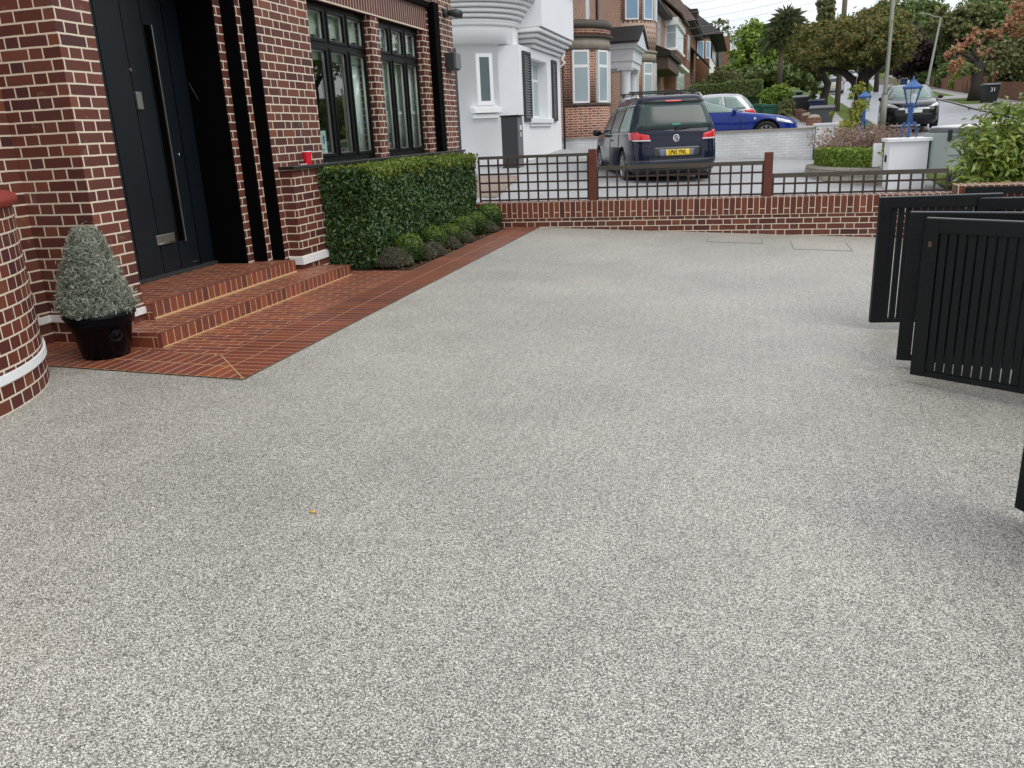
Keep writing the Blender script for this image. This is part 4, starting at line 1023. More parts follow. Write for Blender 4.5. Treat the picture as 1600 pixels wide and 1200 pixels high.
# round emblem
ex = V.end(0, .88, False) - .012
b = MB(); b.tube([(ex, .062 * math.cos(t), .88 + .062 * math.sin(t)) for t in [2 * math.pi * k / 24 for k in range(25)]], .009, 6)
b.tube([(ex - .004, .038, .925), (ex - .004, .012, .885), (ex - .004, 0, .90), (ex - .004, -.012, .885), (ex - .004, -.038, .925)], .008, 5)
b.tube([(ex - .004, .055, .895), (ex - .004, .028, .832), (ex - .004, 0, .872), (ex - .004, -.028, .832), (ex - .004, -.055, .895)], .008, 5)
em = b.build('round_emblem', 'chrome', van, world=False)
b = MB(); b.tube([(ex + .003, 0, .88), (ex + .0, 0, .88)], .062, 24); b.build('emblem_disc', 'vanpaint', em, world=False)
for sd_ in 'LR':
    V.patch('side_window', 'carglasspale', van, [(-2.02, 1.02), (-1.13, 1.02), (-1.22, 1.52), (-1.78, 1.50)], sd_)
    V.patch('side_window', 'carglass', van, [(-1.07, 1.02), (-.12, 1.01), (-.16, 1.53), (-1.15, 1.53)], sd_)
    V.patch('side_window', 'carglass', van, [(-.05, 1.01), (1.02, 1.0), (.58, 1.46), (-.08, 1.53)], sd_)
    V.patch('door_seam', 'ink', van, [(-.10, .30), (-.085, .30), (-.085, 1.0), (-.10, 1.0)], sd_, e=.002, nu=1)
    V.patch('door_seam', 'ink', van, [(-1.10, .55), (-1.085, .55), (-1.085, 1.0), (-1.10, 1.0)], sd_, e=.002, nu=1)
    V.patch('chrome_strip', 'chrome', van, [(-2.08, .99), (1.1, .975), (1.1, .99), (-2.08, 1.005)], sd_, e=.012, nu=20, nv=1)
    V.patch('chrome_strip', 'chrome', van, [(-1.85, 1.53), (.55, 1.52), (.55, 1.53), (-1.82, 1.545)], sd_, e=.010, nu=20, nv=1)
    V.patch('side_moulding', 'chrome', van, [(-1.0, .26), (.95, .26), (.95, .28), (-1.0, .28)], sd_, e=.010, nu=20, nv=1)
    s1 = 1 if sd_ == 'L' else -1
    for x_ in (-.2, -.32):
        b = MB(); y_ = s1 * (V.side(x_, .86) + .02); b.box(x_ - .05, x_ + .05, y_ - .012, y_ + .012, .85, .875); b.build('door_handle', 'vanpaint', van, world=False, bevel=.004)
    b = MB(); b.sph((1.0, s1 * 1.06, 1.03), .11, 14, (.55, 1, .75)); b.bar((1.02, s1 * .9, .99), (1.0, s1 * 1.02, 1.0), .05, .03); b.build('door_mirror', 'blackpaint', van, world=False)
    b = MB(); b.tube([(-1.85, s1 * .66, 1.66), (-1.7, s1 * .655, 1.725), (-1.2, s1 * .65, 1.745), (-.3, s1 * .645, 1.75), (.25, s1 * .64, 1.72), (.4, s1 * .64, 1.65)], .017, 8); b.build('roof_rail', 'steel', van, world=False)
for x_ in (-1.25, -.25):
    b = MB(); b.box(x_ - .03, x_ + .03, -.74, .74, 1.79, 1.82)
    for s1 in (-1, 1): b.box(x_ - .05, x_ + .05, s1 * .65 - .035, s1 * .65 + .035, 1.735, 1.795)
    b.build('roof_bar', 'blackpl', van, world=False, bevel=.004)
b = MB(); b.tube([(-1.55, .05, 1.71), (-1.62, .05, 1.76)], [.025, .008], 8); b.build('aerial', 'blackpl', van, world=False)
b = MB(); b.box(-2.2, 2.1, -.7, .7, .17, .30); b.build('underbody', 'ink', van, world=False)

# ---- blue coupe
blue = thing('blue_coupe', 'bright blue coupe parked side-on behind the white garden wall', 'car', (-.90, 26.1, .62), R(4))
bz = [.16, .26, .45, .6, .70, .80, .88, .93, .97, 1.1, 1.22, 1.31, 1.36, 1.385]
B_ = Car(dict(z=bz, xf=[2.12, 2.3, 2.36, 2.32, 2.2, 1.95, 1.45, 1.0, .78, .42, .05, -.25, -.5, -.75],
              xr=[-2.2, -2.33, -2.35, -2.34, -2.32, -2.3, -2.26, -2.2, -2.1, -1.75, -1.4, -1.1, -.95, -.85],
              hw=[.85, .90, .92, .92, .915, .90, .885, .86, .83, .74, .67, .60, .50, .25]), 6)
B_.body('body', 'bluepaint', blue, (-1.38, 1.45), .34)
for x in (-1.38, 1.45):
    for y in (-.90, .90): wheel(blue, x, y, .335, spokes=10)
for sd_ in 'LR':
    B_.patch('side_window', 'carglasspale', blue, [(-.62, .97), (.72, .95), (.05, 1.24), (-.55, 1.30)], sd_)
    B_.patch('side_window', 'carglasspale', blue, [(-1.35, .99), (-.68, .97), (-.62, 1.29), (-.95, 1.27)], sd_)
    s1 = 1 if sd_ == 'L' else -1
    B_.patch('headlamp', 'lampclear', blue, [(1.72, .66), (2.2, .57), (2.1, .66), (1.72, .76)], sd_, e=.01)
    B_.patch('door_seam', 'ink', blue, [(.72, .35), (.735, .35), (.735, .93), (.72, .93)], sd_, e=.002, nu=1)
    b = MB(); b.sph((.55, s1 * .98, .98), .1, 12, (.7, 1, .65)); b.bar((.6, s1 * .84, .95), (.56, s1 * .95, .96), .05, .03); b.build('door_mirror', 'bluepaint', blue, world=False)
    b = MB(); y_ = s1 * (B_.side(-.42, .8) + .012); b.box(-.5, -.34, y_ - .01, y_ + .01, .79, .815); b.build('door_handle', 'bluepaint', blue, world=False, bevel=.004)
b = MB(); b.tube([(1.13, -B_.side(1.13, .76), .76), (1.13, -B_.side(1.13, .76) - .01, .76)], .035, 12); b.build('side_badge', 'lampclear', blue, world=False)
B_.patch('windscreen', 'carglass', blue, [(-.68, .96), (.68, .96), (.5, 1.28), (-.5, 1.28)], 'F')
B_.patch('grille', 'ink', blue, [(-.45, .30), (.45, .30), (.35, .58), (-.35, .58)], 'F')
B_.patch('number_plate', 'platew', blue, [(-.26, .42), (.26, .42), (.26, .53), (-.26, .53)], 'F', e=.02)

# ---- generic hatchback
hz = [.18, .28, .45, .62, .78, .88, .95, 1.0, 1.15, 1.3, 1.42, 1.48, 1.51, 1.525]
HB = dict(z=hz, xf=[1.95, 2.08, 2.12, 2.10, 2.0, 1.75, 1.35, 1.05, .78, .45, .1, -.15, -.35, -.6],
          xr=[-1.95, -2.08, -2.12, -2.10, -2.08, -2.06, -2.04, -2.0, -1.9, -1.78, -1.65, -1.55, -1.4, -1.1],
          hw=[.80, .85, .87, .875, .87, .86, .85, .84, .77, .69, .63, .57, .48, .25])
def hatch(name, label, cat, p, rz, mat, glass='carglass', scale=1.0, roofrail=False):
    t = thing(name, label, cat, p, rz); C_ = Car(HB, 5.5)
    C_.body('body', mat, t, (-1.28, 1.32), .32, 48, 40)
    for x in (-1.28, 1.32):
        for y in (-.84, .84): wheel(t, x, y, .315)
    for sd_ in 'LR':
        C_.patch('side_window', glass, t, [(-1.0, 1.0), (.86, .99), (.2, 1.40), (-.95, 1.42)], sd_)
        C_.patch('rear_quarter_window', glass, t, [(-1.72, 1.04), (-1.1, 1.0), (-1.03, 1.42), (-1.40, 1.38)], sd_)
        C_.patch('door_pillar', 'ink', t, [(-.12, .99), (-.04, .99), (-.1, 1.42), (-.16, 1.42)], sd_, e=.016, nu=1)
        s1 = 1 if sd_ == 'L' else -1
        b = MB(); b.sph((.72, s1 * .95, 1.04), .09, 12, (.6, 1, .8)); b.bar((.74, s1 * .80, 1.0), (.72, s1 * .92, 1.01), .05, .03); b.build('door_mirror', mat, t, world=False)
        C_.patch('headlamp', 'lampclear', t, [(s1 * .46, .70), (s1 * .80, .74), (s1 * .80, .86), (s1 * .60, .80)], 'F', e=.015)
        C_.patch('tail_lamp', 'tailred', t, [(s1 * .62, .82), (s1 * .82, .82), (s1 * .80, 1.0), (s1 * .66, 1.0)], 'B', e=.015)
    C_.patch('windscreen', glass, t, [(-.72, 1.0), (.72, 1.0), (.54, 1.42), (-.54, 1.42)], 'F')
    C_.patch('rear_window', glass, t, [(-.68, 1.05), (.68, 1.05), (.54, 1.40), (-.54, 1.40)], 'B')
    C_.patch('grille', 'ink', t, [(-.55, .32), (.55, .32), (.62, .50), (-.62, .50)], 'F', e=.01)
    C_.patch('chrome_grille_bar', 'lampclear', t, [(-.50, .64), (.50, .64), (.46, .70), (-.46, .70)], 'F', e=.012)
    C_.patch('number_plate', 'platew', t, [(-.26, .53), (.26, .53), (.26, .63), (-.26, .63)], 'F', e=.024)
    C_.patch('rear_plate', 'plate', t, [(-.26, .62), (.26, .62), (.26, .73), (-.26, .73)], 'B', e=.02)
    b = MB(); b.box(-1.9, 1.9, -.62, .62, .15, .28); b.build('underbody', 'ink', t, world=False)
    return t
hatch('silver_hatchback', 'silver estate car parked behind the blue coupe, its sloping tailgate to the right', 'car', (-1.72, 28.6, .66), R(184), 'silver', 'carglasspale')
def gp(x, y, dz=0): return (x, y, gz(x, y) + dz)
hatch('black_hatchback', 'black hatchback parked at the kerb facing the camera behind the blue lanterns', 'car', gp(5.65, 33.6), R(-90 - 4), 'blackpaint', 'carglasspale')  # pale glass colour paints in the foliage reflected by the windscreen
hatch('silver_saloon', 'silver car parked up the hill on the left of the road', 'car', gp(8.55, 92), R(87), 'silver', 'carglass')
hatch('white_car', 'white car farther up the hill between the two dark street trees', 'car', gp(9.0, 106), R(87), 'silver', 'carglass')
hatch('distant_car', 'pale car at the far top of the road', 'car', gp(15.5, 140), R(-95), 'silver', 'carglass')

# ================================================================ semi-detached brick houses along the street
def bayring(root, name, mat, c, r_, z0, z1, a0=-85, a1=85, **k):
    b = MB(); b.lathe([(r_ - .25, z0), (r_, z0), (r_, z1), (r_ - .25, z1)], (c[0], c[1], 0), 40, R(a0), R(a1), smooth=True); return b.build(name, mat, root, **k)
def baywins(root, c, r_, z0, z1, angs, w_, pane='glasspale', rows=(.7,)):
    for a in angs:
        t = R(a); on = Vector((math.cos(t), math.sin(t), 0)); tg = Vector((-math.sin(t), math.cos(t), 0))
        o0 = Vector((c[0], c[1], 0)) + on * (r_ + .07) - tg * w_ / 2 + Vector((0, 0, z0)); framewin(root, o0, tg, w_, z1 - z0, 1, list(rows), pane=pane, out=on, t=.06, bar=.09, depth=.1)
def framed(root, origin, right, w_, h, cols, rows, **k): return framewin(root, origin, right, w_, h, cols, rows, **k)
H2 = thing('brick_semi', 'orange-red brick house with curved ground-floor bay and stone band, next to the white house', 'house', (-7, 28, .9))
XB = -5.55
b = MB()
b.box(-12, XB, 25.15, 33.2, .3, 9); b.build('wall', 'brick2', H2)
cb2 = (-5.75, 28.3); rb = 1.42
bayring(H2, 'bay_wall', 'brick2', cb2, rb, .3, 2.06); bayring(H2, 'bay_wall', 'brick2', cb2, rb - .04, 2.06, 3.72)
bayring(H2, 'bay_sill', 'stonedark', cb2, rb + .03, 2.02, 2.08)
baywins(H2, cb2, rb - .04, 2.1, 3.68, (-60, -24, 10, 44), .56)
bayring(H2, 'stone_band', 'stone', cb2, rb + .02, 3.72, 4.06)
b = MB(); b.lathe([(rb - .3, 4.05), (rb + .10, 4.05), (rb + .13, 4.11), (rb + .02, 4.13), (rb + .02, 4.32), (rb + .09, 4.34), (rb + .12, 4.42), (rb + .04, 4.55), (rb - .3, 4.55)], (cb2[0], cb2[1], 0), 40, R(-90), R(88)); b.build('bay_cornice', 'stonedark', H2)
b = MB(); b.lathe([(0, 4.56), (rb + .02, 4.56)], (cb2[0], cb2[1], 0), 40, R(-90), R(88)); b.build('bay_roof', 'stonedark', H2)
bayring(H2, 'bay_brick_band', 'brick2', cb2, rb + .035, 4.14, 4.31)
framed(H2, (XB + .02, 26.6, 5.25), (0, 1, 0), 1.5, 1.5, 2, [.7], pane='glasspale')
framed(H2, (XB + .02, 31.0, 4.7), (0, 1, 0), .6, 1.9, 1, [], pane='glasspale')
b = MB(); b.tube([(XB + .06, 33.1, .5), (XB + .06, 33.1, 8)], .05, 8); b.build('downpipe', 'ink', H2)
b = MB(); b.prism([(XB + .6, 24.9, 8.9), (XB + .6, 33.4, 8.9), (-9, 33.4, 12), (-9, 24.9, 12)], (0, 0, .15)); b.build('roof', 'tile', H2)

H3 = thing('porch_house', 'brick house with white columned porch and a two-storey striped round bay', 'house', (-7, 40, 1.4))
b = MB(); b.box(-12, XB - .05, 33.6, 47.5, .8, 9.6); b.build('wall', 'brick2', H3)
pc = plain('porch_paint', (.66, .69, .73), .6, var=.08)
for (x, y) in ((-4.55, 33.9), (-4.55, 36.0)):
    b = MB(); b.tube([(x, y, 1.3), (x, y, 1.5), (x, y, 3.3), (x, y, 3.42)], [.26, .22, .20, .24], 20); b.box(x - .28, x + .28, y - .28, y + .28, 3.42, 3.50); b.build('column', pc, H3)
b = MB(); b.box(-5.6, -4.25, 33.6, 36.35, 3.50, 3.74); b.box(-5.6, -4.20, 33.55, 36.4, 3.74, 4.18); b.box(-5.6, -4.08, 33.42, 36.52, 4.18, 4.27); b.box(-5.6, -4.0, 33.34, 36.6, 4.27, 4.36); b.build('entablature', pc, H3)
b = MB(); b.prism([(-4.02, 33.34, 4.36), (-4.02, 36.6, 4.36), (-4.02, 34.97, 4.98)], (-1.6, 0, 0)); b.build('pediment', pc, H3)
b = MB(); b.prism([(-3.94, 33.2, 4.36), (-3.94, 34.97, 5.03), (-3.94, 34.97, 5.12), (-3.94, 33.1, 4.42)], (-1.7, 0, 0)); b.prism([(-3.94, 34.97, 5.03), (-3.94, 36.74, 4.36), (-3.94, 36.84, 4.42), (-3.94, 34.97, 5.12)], (-1.7, 0, 0)); b.build('porch_roof', 'ink', H3)
cb3 = (-5.95, 42.0); r3 = 1.75
bayring(H3, 'bay_wall', 'brick2', cb3, r3, .8, 2.45); bayring(H3, 'bay_wall', 'brick2', cb3, r3 - .03, 2.45, 4.2)
baywins(H3, cb3, r3 - .03, 2.48, 4.15, (-62, -32, 0, 30), .66)
bayring(H3, 'stone_band', 'stone', cb3, r3 + .03, 4.2, 4.62)
bayring(H3, 'stone_moulding', 'stone', cb3, r3 + .08, 4.58, 4.66)
bayring(H3, 'striped_wall', 'brickstripe', cb3, r3, 4.66, 5.95)
bayring(H3, 'upper_bay_wall', 'brick2', cb3, r3 - .03, 5.95, 7.7)
baywins(H3, cb3, r3 - .03, 5.98, 7.55, (-62, -32, 0, 30), .66, pane='glasssky', rows=(.72,))
bayring(H3, 'bay_eave', 'white', cb3, r3 + .25, 7.7, 7.85)
b = MB(); b.prism([(-4.3, 33.4, 9.4), (-4.3, 47.6, 9.4), (-9, 47.6, 13), (-9, 33.4, 13)], (0, 0, .15)); b.build('roof', 'tile', H3)

def hiproof(b, x0, x1, y0, y1, ze, zr, inset):
    xm = (x0 + x1) / 2
    A = [(x1, y0, ze), (x1, y1, ze), (x0, y1, ze), (x0, y0, ze)]; r1 = (xm, y0 + inset, zr); r2 = (xm, y1 - inset, zr)
    b.poly([A[0], A[1], r2, r1]); b.poly([A[1], A[2], r2]); b.poly([A[2], A[3], r1, r2]); b.poly([A[3], A[0], r1]); b.poly(A)
# next pair: pale box bay over brick, tiled hood
H4 = thing('tiled_roof_house', 'brick house with brown hipped roof and white glazed upper bay over a flat canopy', 'house', (-7, 58, 3))
XC = -5.3
b = MB(); b.box(-13, XC, 48.2, 70, 2, 8.1); b.build('wall', 'brick2', H4)
b = MB(); b.box(XC, -4.55, 59.0, 65.6, 2.6, 6.05); b.build('bay_wall', 'brick3', H4)
b = MB(); b.box(XC, -4.55, 59.0, 59.12, 6.2, 7.6); b.box(XC, -4.4, 58.85, 65.8, 6.05, 6.17); b.box(XC, -4.4, 58.85, 65.8, 7.6, 8.05); b.build('bay_frame', 'white', H4)
framed(H4, (-4.52, 59.1, 6.17), (0, 1, 0), 6.4, 1.43, 4, [.68], pane='glasspale')
framed(H4, (XC + .08, 58.97, 6.17), (1, 0, 0), .68, 1.43, 1, [.68], pane='glasspale', out=(0, -1, 0))
b = MB(); b.box(XC, -4.1, 57.0, 66.2, 4.95, 5.12); b.build('flat_canopy', 'white', H4)
b = MB(); b.box(XC, -4.45, 59.4, 66, 2.6, 3.6); b.build('lower_bay_base', 'brick3', H4)
framed(H4, (-4.42, 59.5, 3.6), (0, 1, 0), 6.3, 1.3, 4, [.35], pane='glasspale')
framed(H4, (XC + .08, 59.37, 3.6), (1, 0, 0), .8, 1.3, 1, [.35], pane='glasspale', out=(0, -1, 0))
framed(H4, (XC + .02, 50.2, 5.7), (0, 1, 0), 1.2, 2.0, 1, [.7], pane='glasspale'); framed(H4, (XC + .02, 54.2, 5.8), (0, 1, 0), 1.6, 1.9, 1, [.7], pane='glasspale')
framed(H4, (XC + .02, 52.6, 2.6), (0, 1, 0), 1.4, 2.1, 1, [], pane='glasspale')
hd = MB(); hd.prism([(XC, 48.6, 5.75), (-4.0, 48.4, 5.2), (-4.0, 48.4, 4.95), (XC, 48.6, 4.95)], (0, 8.2, 0)); hd.build('porch_hood', 'tiledark', H4)
b = MB(); b.box(XC, -4.15, 48.6, 56.4, 4.3, 4.94); b.build('hood_boarding', plain('brown_boards', (.11, .07, .055), .7, var=.3), H4)
framed(H4, (XC + .05, 66.6, 5.6), (0, 1, 0), 2.3, 1.9, 2, [], pane='glasspale')
b = MB(); hiproof(b, -12.4, -4.75, 47.6, 70.5, 8.05, 13.0, 3.6); b.build('roof', 'tile', H4)
b = MB(); b.box(XC, -4.8, 48, 70.4, 7.92, 8.04); b.build('soffit', 'ink', H4)
b = MB(); b.prism([(-4.1, 58.6, 8.06), (-4.1, 66.0, 8.06), (-5.9, 64.5, 9.7), (-5.9, 60.2, 9.7)], (0, 0, .12)); b.build('bay_roof', 'tile', H4)
ch = MB(); ch.box(-9, -8.2, 57, 58.2, 11.8, 13.6); ch.build('chimney', 'brick3', H4)

H5 = thing('far_brick_house', 'farther brick house with dark hipped roof, dormer and blue-lit upper windows', 'house', (-6, 84, 5))
XE = -4.9
b = MB(); b.box(-13, XE, 74, 98, 4, 9.4); b.build('wall', 'brick3', H5)
b = MB(); b.lathe([(0, 4.0), (1.5, 4.0), (1.5, 9.3)], (-5.1, 90, 0), 24, R(-95), R(90)); b.build('bay_wall', 'brick3', H5)
baywins(H5, (-5.1, 90), 1.5, 7.5, 9.1, (-65, -30, 5, 38), .7, pane='glasssky', rows=())
framed(H5, (XE + .03, 76, 6.6), (0, 1, 0), 2.6, 2.0, 3, [], pane='glasspale')
framed(H5, (XE + .03, 84, 4.9), (0, 1, 0), 2.6, 1.4, 3, [], pane='glassfar')
b = MB(); hiproof(b, -12.0, -4.1, 73.4, 98.5, 9.4, 14.6, 5); b.build('roof', 'tile', H5)
b = MB(); b.box(XE, -4.2, 73.6, 98.2, 9.28, 9.39); b.build('soffit', 'ink', H5)
b = MB(); b.box(-6.5, -5.0, 92, 95, 11.3, 12.5); d5 = b.build('dormer', 'tiledark', H5)
b = MB(); b.prism([(-3.3, 80, 6.4), (-3.3, 86, 6.4), (-4.9, 86, 8.0), (-4.9, 80, 8.0)], (0, 0, -.15)); b.build('lean_to_roof', 'tiledark', H5)

H6 = thing('far_white_house', 'far white-walled house with a grey framed upper bay below a dark roof', 'house', (-5, 116, 7))
b = MB(); b.box(-13, -4.2, 104, 128, 5.5, 8.9); b.build('wall', 'white', H6)
b = MB(); b.box(-13, -4.3, 104, 128, 8.9, 11.0); b.build('upper_wall', 'midgrey', H6)
framed(H6, (-4.15, 112, 9.05), (0, 1, 0), 12, 1.8, 4, [], mat='midgrey', pane='glasspale')
b = MB(); hiproof(b, -13, -2.7, 103, 129, 11.0, 15.5, 7); b.build('roof', 'tiledark', H6)
H7 = thing('dormer_house', 'distant house with red brick stair tower and white dormer window above the trees', 'house', tuple(at(1143, 75, 165)))
p0 = at(1143, 90, 165)
b = MB(); b.box(p0.x - 7, p0.x + 3.5, p0.y, p0.y + 8, p0.z - 9, p0.z + 1.3); b.build('wall', 'midgrey', H7)
b = MB(); b.box(p0.x - 1.8, p0.x - .4, p0.y - .5, p0.y + 3, p0.z - 2, p0.z + 4.1); b.build('stair_tower', 'brick3', H7)
b = MB(); b.box(p0.x - .3, p0.x + 3.2, p0.y - .4, p0.y + 3, p0.z + 1.3, p0.z + 4.4); b.build('dormer', 'white', H7)
framed(H7, (p0.x, p0.y - .5, p0.z + 2.0), (1, 0, 0), 2.2, 1.9, 3, [], pane='glasspale', out=(0, -1, 0))
b = MB(); b.box(p0.x - 4.6, p0.x - 2, p0.y - .2, p0.y + 3, p0.z + 1.3, p0.z + 3.7); b.build('dormer', 'white', H7)

# ================================================================ white gate piers with blue lanterns
def lantern(x, y, z, label):
    t = thing('blue_lantern', label, 'lantern', (x, y, z), R(12), 'blue lanterns on the gate piers')
    b = MB()
    for k in range(6):
        a = math.pi / 3 * k; c_, s_ = math.cos(a), math.sin(a)
        pts = [(c_ * r_, s_ * r_, h) for r_, h in ((.155, 0), (.165, .10), (.155, .20), (.11, .275), (.05, .29))]
        b.tube(pts, .008, 6)
        b.tube([(c_ * r_, s_ * r_, h) for r_, h in ((.05, .29), (.07, .24), (.10, .22), (.11, .25), (.09, .27))], .007, 5)
    b.build('scroll_base', 'bluelamp', t, world=False)
    b = MB(); b.tube([(0, 0, 0), (0, 0, .28), (0, 0, .30), (0, 0, .46), (0, 0, .48), (0, 0, .60)], [.03, .03, .055, .035, .06, .035], 12); b.build('column', 'bluelamp', t, world=False)
    for s_ in (-1, 1):
        b = MB(); b.tube([(0, s_ * .03, .55), (0, s_ * .10, .54), (0, s_ * .15, .57), (0, s_ * .13, .61), (0, s_ * .11, .59)], .009, 5)
        b.tube([(s_ * .03, 0, .55), (s_ * .10, 0, .54), (s_ * .15, 0, .57), (s_ * .13, 0, .61)], .009, 5); b.build('scroll_arm', 'bluelamp', t, world=False)
    b = MB(); n = 6
    for k in range(n):
        a = 2 * math.pi * k / n; p = (math.cos(a) * .085, math.sin(a) * .085, .62); q = (math.cos(a) * .165, math.sin(a) * .165, .90)
        b.tube([p, q], .009, 5); a2 = 2 * math.pi * (k + 1) / n
        b.bar(q, (math.cos(a2) * .165, math.sin(a2) * .165, .90), .015, .02); b.bar(p, (math.cos(a2) * .085, math.sin(a2) * .085, .62), .015, .02)
        qm = Vector(q) * .999 + Vector((0, 0, .015)); b.tube([qm, qm + Vector((math.cos(a) * .02, math.sin(a) * .02, .045))], .008, 5)
    b.build('cage', 'bluelamp', t, world=False)
    b = MB(); b.lathe([(.083, .625), (.158, .895)], (0, 0, 0), 6, smooth=False); b.build('lantern_glass', 'glassclear', t, world=False)
    b = MB(); b.tube([(0, 0, .62), (0, 0, .75)], .012, 8); b.sph((0, 0, .79), .035, 10, (1, 1, 1.3)); b.build('bulb', 'upvc', t, world=False)
    b = MB(); b.lathe([(.19, .90), (.195, .925), (.11, .985), (.055, 1.03), (.05, 1.05), (.0, 1.06)], (0, 0, 0), 6, smooth=False); b.tube([(0, 0, 1.04), (0, 0, 1.07), (0, 0, 1.13)], [.03, .02, .003], 8); b.build('roof', 'bluelamp', t, world=False)
p1 = (3.06, 17.95)
gp1 = thing('gate_pier', 'broad white rendered gate pier with flat cap carrying the nearer blue lantern', 'pier', (p1[0], p1[1], -.1))
b = MB(); b.box(2.72, 3.40, 17.62, 18.28, -.35, .80); b.build('pier', 'render', gp1)
b = MB(); b.box(2.66, 3.46, 17.56, 18.34, .80, .865); b.build('cap', 'white', gp1, bevel=.008)
b = MB(); b.box(2.69, 2.72, 17.9, 17.98, .42, .55); b.build('latch', 'ink', gp1)
b = MB(); b.box(2.70, 2.719, 18.4, 18.44, .1, .6); b.box(2.55, 2.70, 18.44, 18.6, .30, .76); b.build('side_post', 'white', gp1)
lantern(3.08, 17.95, .865, 'ornate bright blue lantern nearest the camera, on the broad white pier')
gp2_ = thing('gate_pier', 'white gate pier behind the pink shrub carrying the farther blue lantern', 'pier', (3.1, 25.1, .1))
q2 = at(1347, 205, 22.4)
b = MB(); b.box(q2.x - .33, q2.x + .33, q2.y - .33, q2.y + .33, -.1, q2.z - .02); b.build('pier', 'render', gp2_)
lantern(q2.x, q2.y, q2.z - .02, 'ornate blue lantern farther back, partly behind trailing yellow leaves')

# curved stone planter with clipped hedge and pink shrub
plc = (3.9, 20.4)
pln = thing('stone_planter', 'curved dry-stone planter at the edge of the neighbouring drive', 'planter', (plc[0], plc[1], 0))
b = MB(); b.lathe([(2.56, -.5), (2.5, .27), (2.3, .29), (2.2, .2)], (plc[0], plc[1], 0), 48, R(130), R(250)); b.build('stone_wall', 'stonecourse', pln)
b = MB(); b.lathe([(0, .22), (2.25, .22)], (plc[0], plc[1], 0), 32, R(130), R(250)); b.build('planting_soil', 'soil', pln)
ph = thing('planter_hedge', 'low clipped bright green hedge curving round the stone planter', 'hedge', (plc[0], plc[1], .2))
n = 9000; a = np.random.uniform(R(158), R(240), n); rad = np.random.uniform(1.75, 2.3, n); zz = np.random.uniform(.25, .62, n)
k_ = np.random.uniform(0, 1, n); rad = np.where(k_ < .5, 2.28 + np.random.normal(0, .02, n), rad); zz = np.where(k_ >= .5, .62 + np.random.normal(0, .02, n), zz)
P_ = np.stack([plc[0] + rad * np.cos(a), plc[1] + rad * np.sin(a), zz], 1); N_ = np.stack([np.cos(a) * (k_ < .5), np.sin(a) * (k_ < .5), (k_ >= .5) + .3], 1)
leaves('leaves', P_, N_, .06, 'l_light', ph, aspect=.6)
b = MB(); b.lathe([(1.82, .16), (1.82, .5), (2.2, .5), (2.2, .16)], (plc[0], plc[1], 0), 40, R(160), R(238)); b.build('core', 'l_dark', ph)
pk = thing('pink_shrub', 'wiry pinkish flowering shrub filling the stone planter behind its hedge', 'shrub', (2.65, 20.7, .2))
b = MB(); Ps = []; Ns = []
for k in range(620):
    c0 = Vector((max(-.62, min(.6, np.random.normal(0, .34))), max(-.6, min(.6, np.random.normal(0, .3))), .05)); d = Vector((c0.x * .7 + np.random.normal(0, .12), c0.y + np.random.normal(0, .14), random.uniform(.42, .86)))
    tip = c0 + d
    if k < 150: b.tube([c0, c0 + d * .5 + Vector((0, 0, .05)), tip], [.006, .004, .002], 4, cap=False)
    for j in range(16):
        f = random.uniform(.45, 1.02); Ps.append(c0 + d * f + Vector(np.random.normal(0, .018, 3))); Ns.append((0, 0, 1))
b.build('stems', 'palebark', pk, world=False)
leaves('flowers', Ps, Ns, .058, 'l_pink', pk, aspect=.4, jit=1, world=False)
yv = thing('trailing_plant', 'tall thin plant with trailing yellow-green leaves in front of the farther blue lantern', 'plant', tuple(at(1318, 232, 21.0)))
b = MB(); base = at(1318, 232, 21.0); mid = at(1335, 150, 21.0); topp = at(1341, 105, 21.0)
b.tube([base, at(1322, 190, 21), mid, topp], [.015, .012, .01, .006], 6); b.build('stem', 'palebark', yv)
Ps = []
for (u_, v_, r_, c_) in ((1345, 165, .16, 120), (1336, 178, .17, 160), (1324, 203, .2, 220), (1318, 218, .18, 180), (1343, 138, .12, 70), (1300, 178, .07, 20), (1330, 150, .05, 20), (1315, 238, .12, 90)):
    c0 = np.array(at(u_, v_, 21.0)); Ps.append(c0 + np.random.normal(0, .5, (c_, 3)) * r_)
Ps = np.concatenate(Ps); leaves('leaves', Ps, np.tile([0, -1, .5], (len(Ps), 1)), .10, 'l_yel', yv, aspect=.7, hang=.4)

# small box trailer standing behind the trellis
tr = thing('box_trailer', 'grey-green flat-sided trailer parked beside the white gate pier', 'trailer', (3.95, 17.3, 0), R(8))
b = MB(); b.box(-.46, 1.7, -.5, .9, .22, .93); b.build('side_panel', 'trailer', tr, world=False)
b = MB(); b.box(-.47, 1.71, -.515, -.50, .56, .566); b.box(-.47, 1.71, -.515, -.5, .86, .90); b.build('panel_seam', 'midgrey', tr, world=False)
b = MB(); b.box(-.3, 1.72, -.54, .95, .93, 1.02, Matrix.Rotation(R(-1.5), 4, 'Y')); b.build('lid', 'midgrey', tr, world=False)
b = MB(); b.prism([(-.3, -.56, 1.02), (-.3, -.56, 1.05), (1.8, -.56, 1.10), (1.8, -.56, 1.05)], (0, 1.5, 0)); b.build('lid_edge', 'white', tr, world=False)
for x in (-.25, .25):
    wheel(tr, x, -.52, .17, .14)
b = MB(); b.box(-.5, -.44, -.54, -.48, .80, 1.0); b.build('corner_hinge', 'ink', tr, world=False)

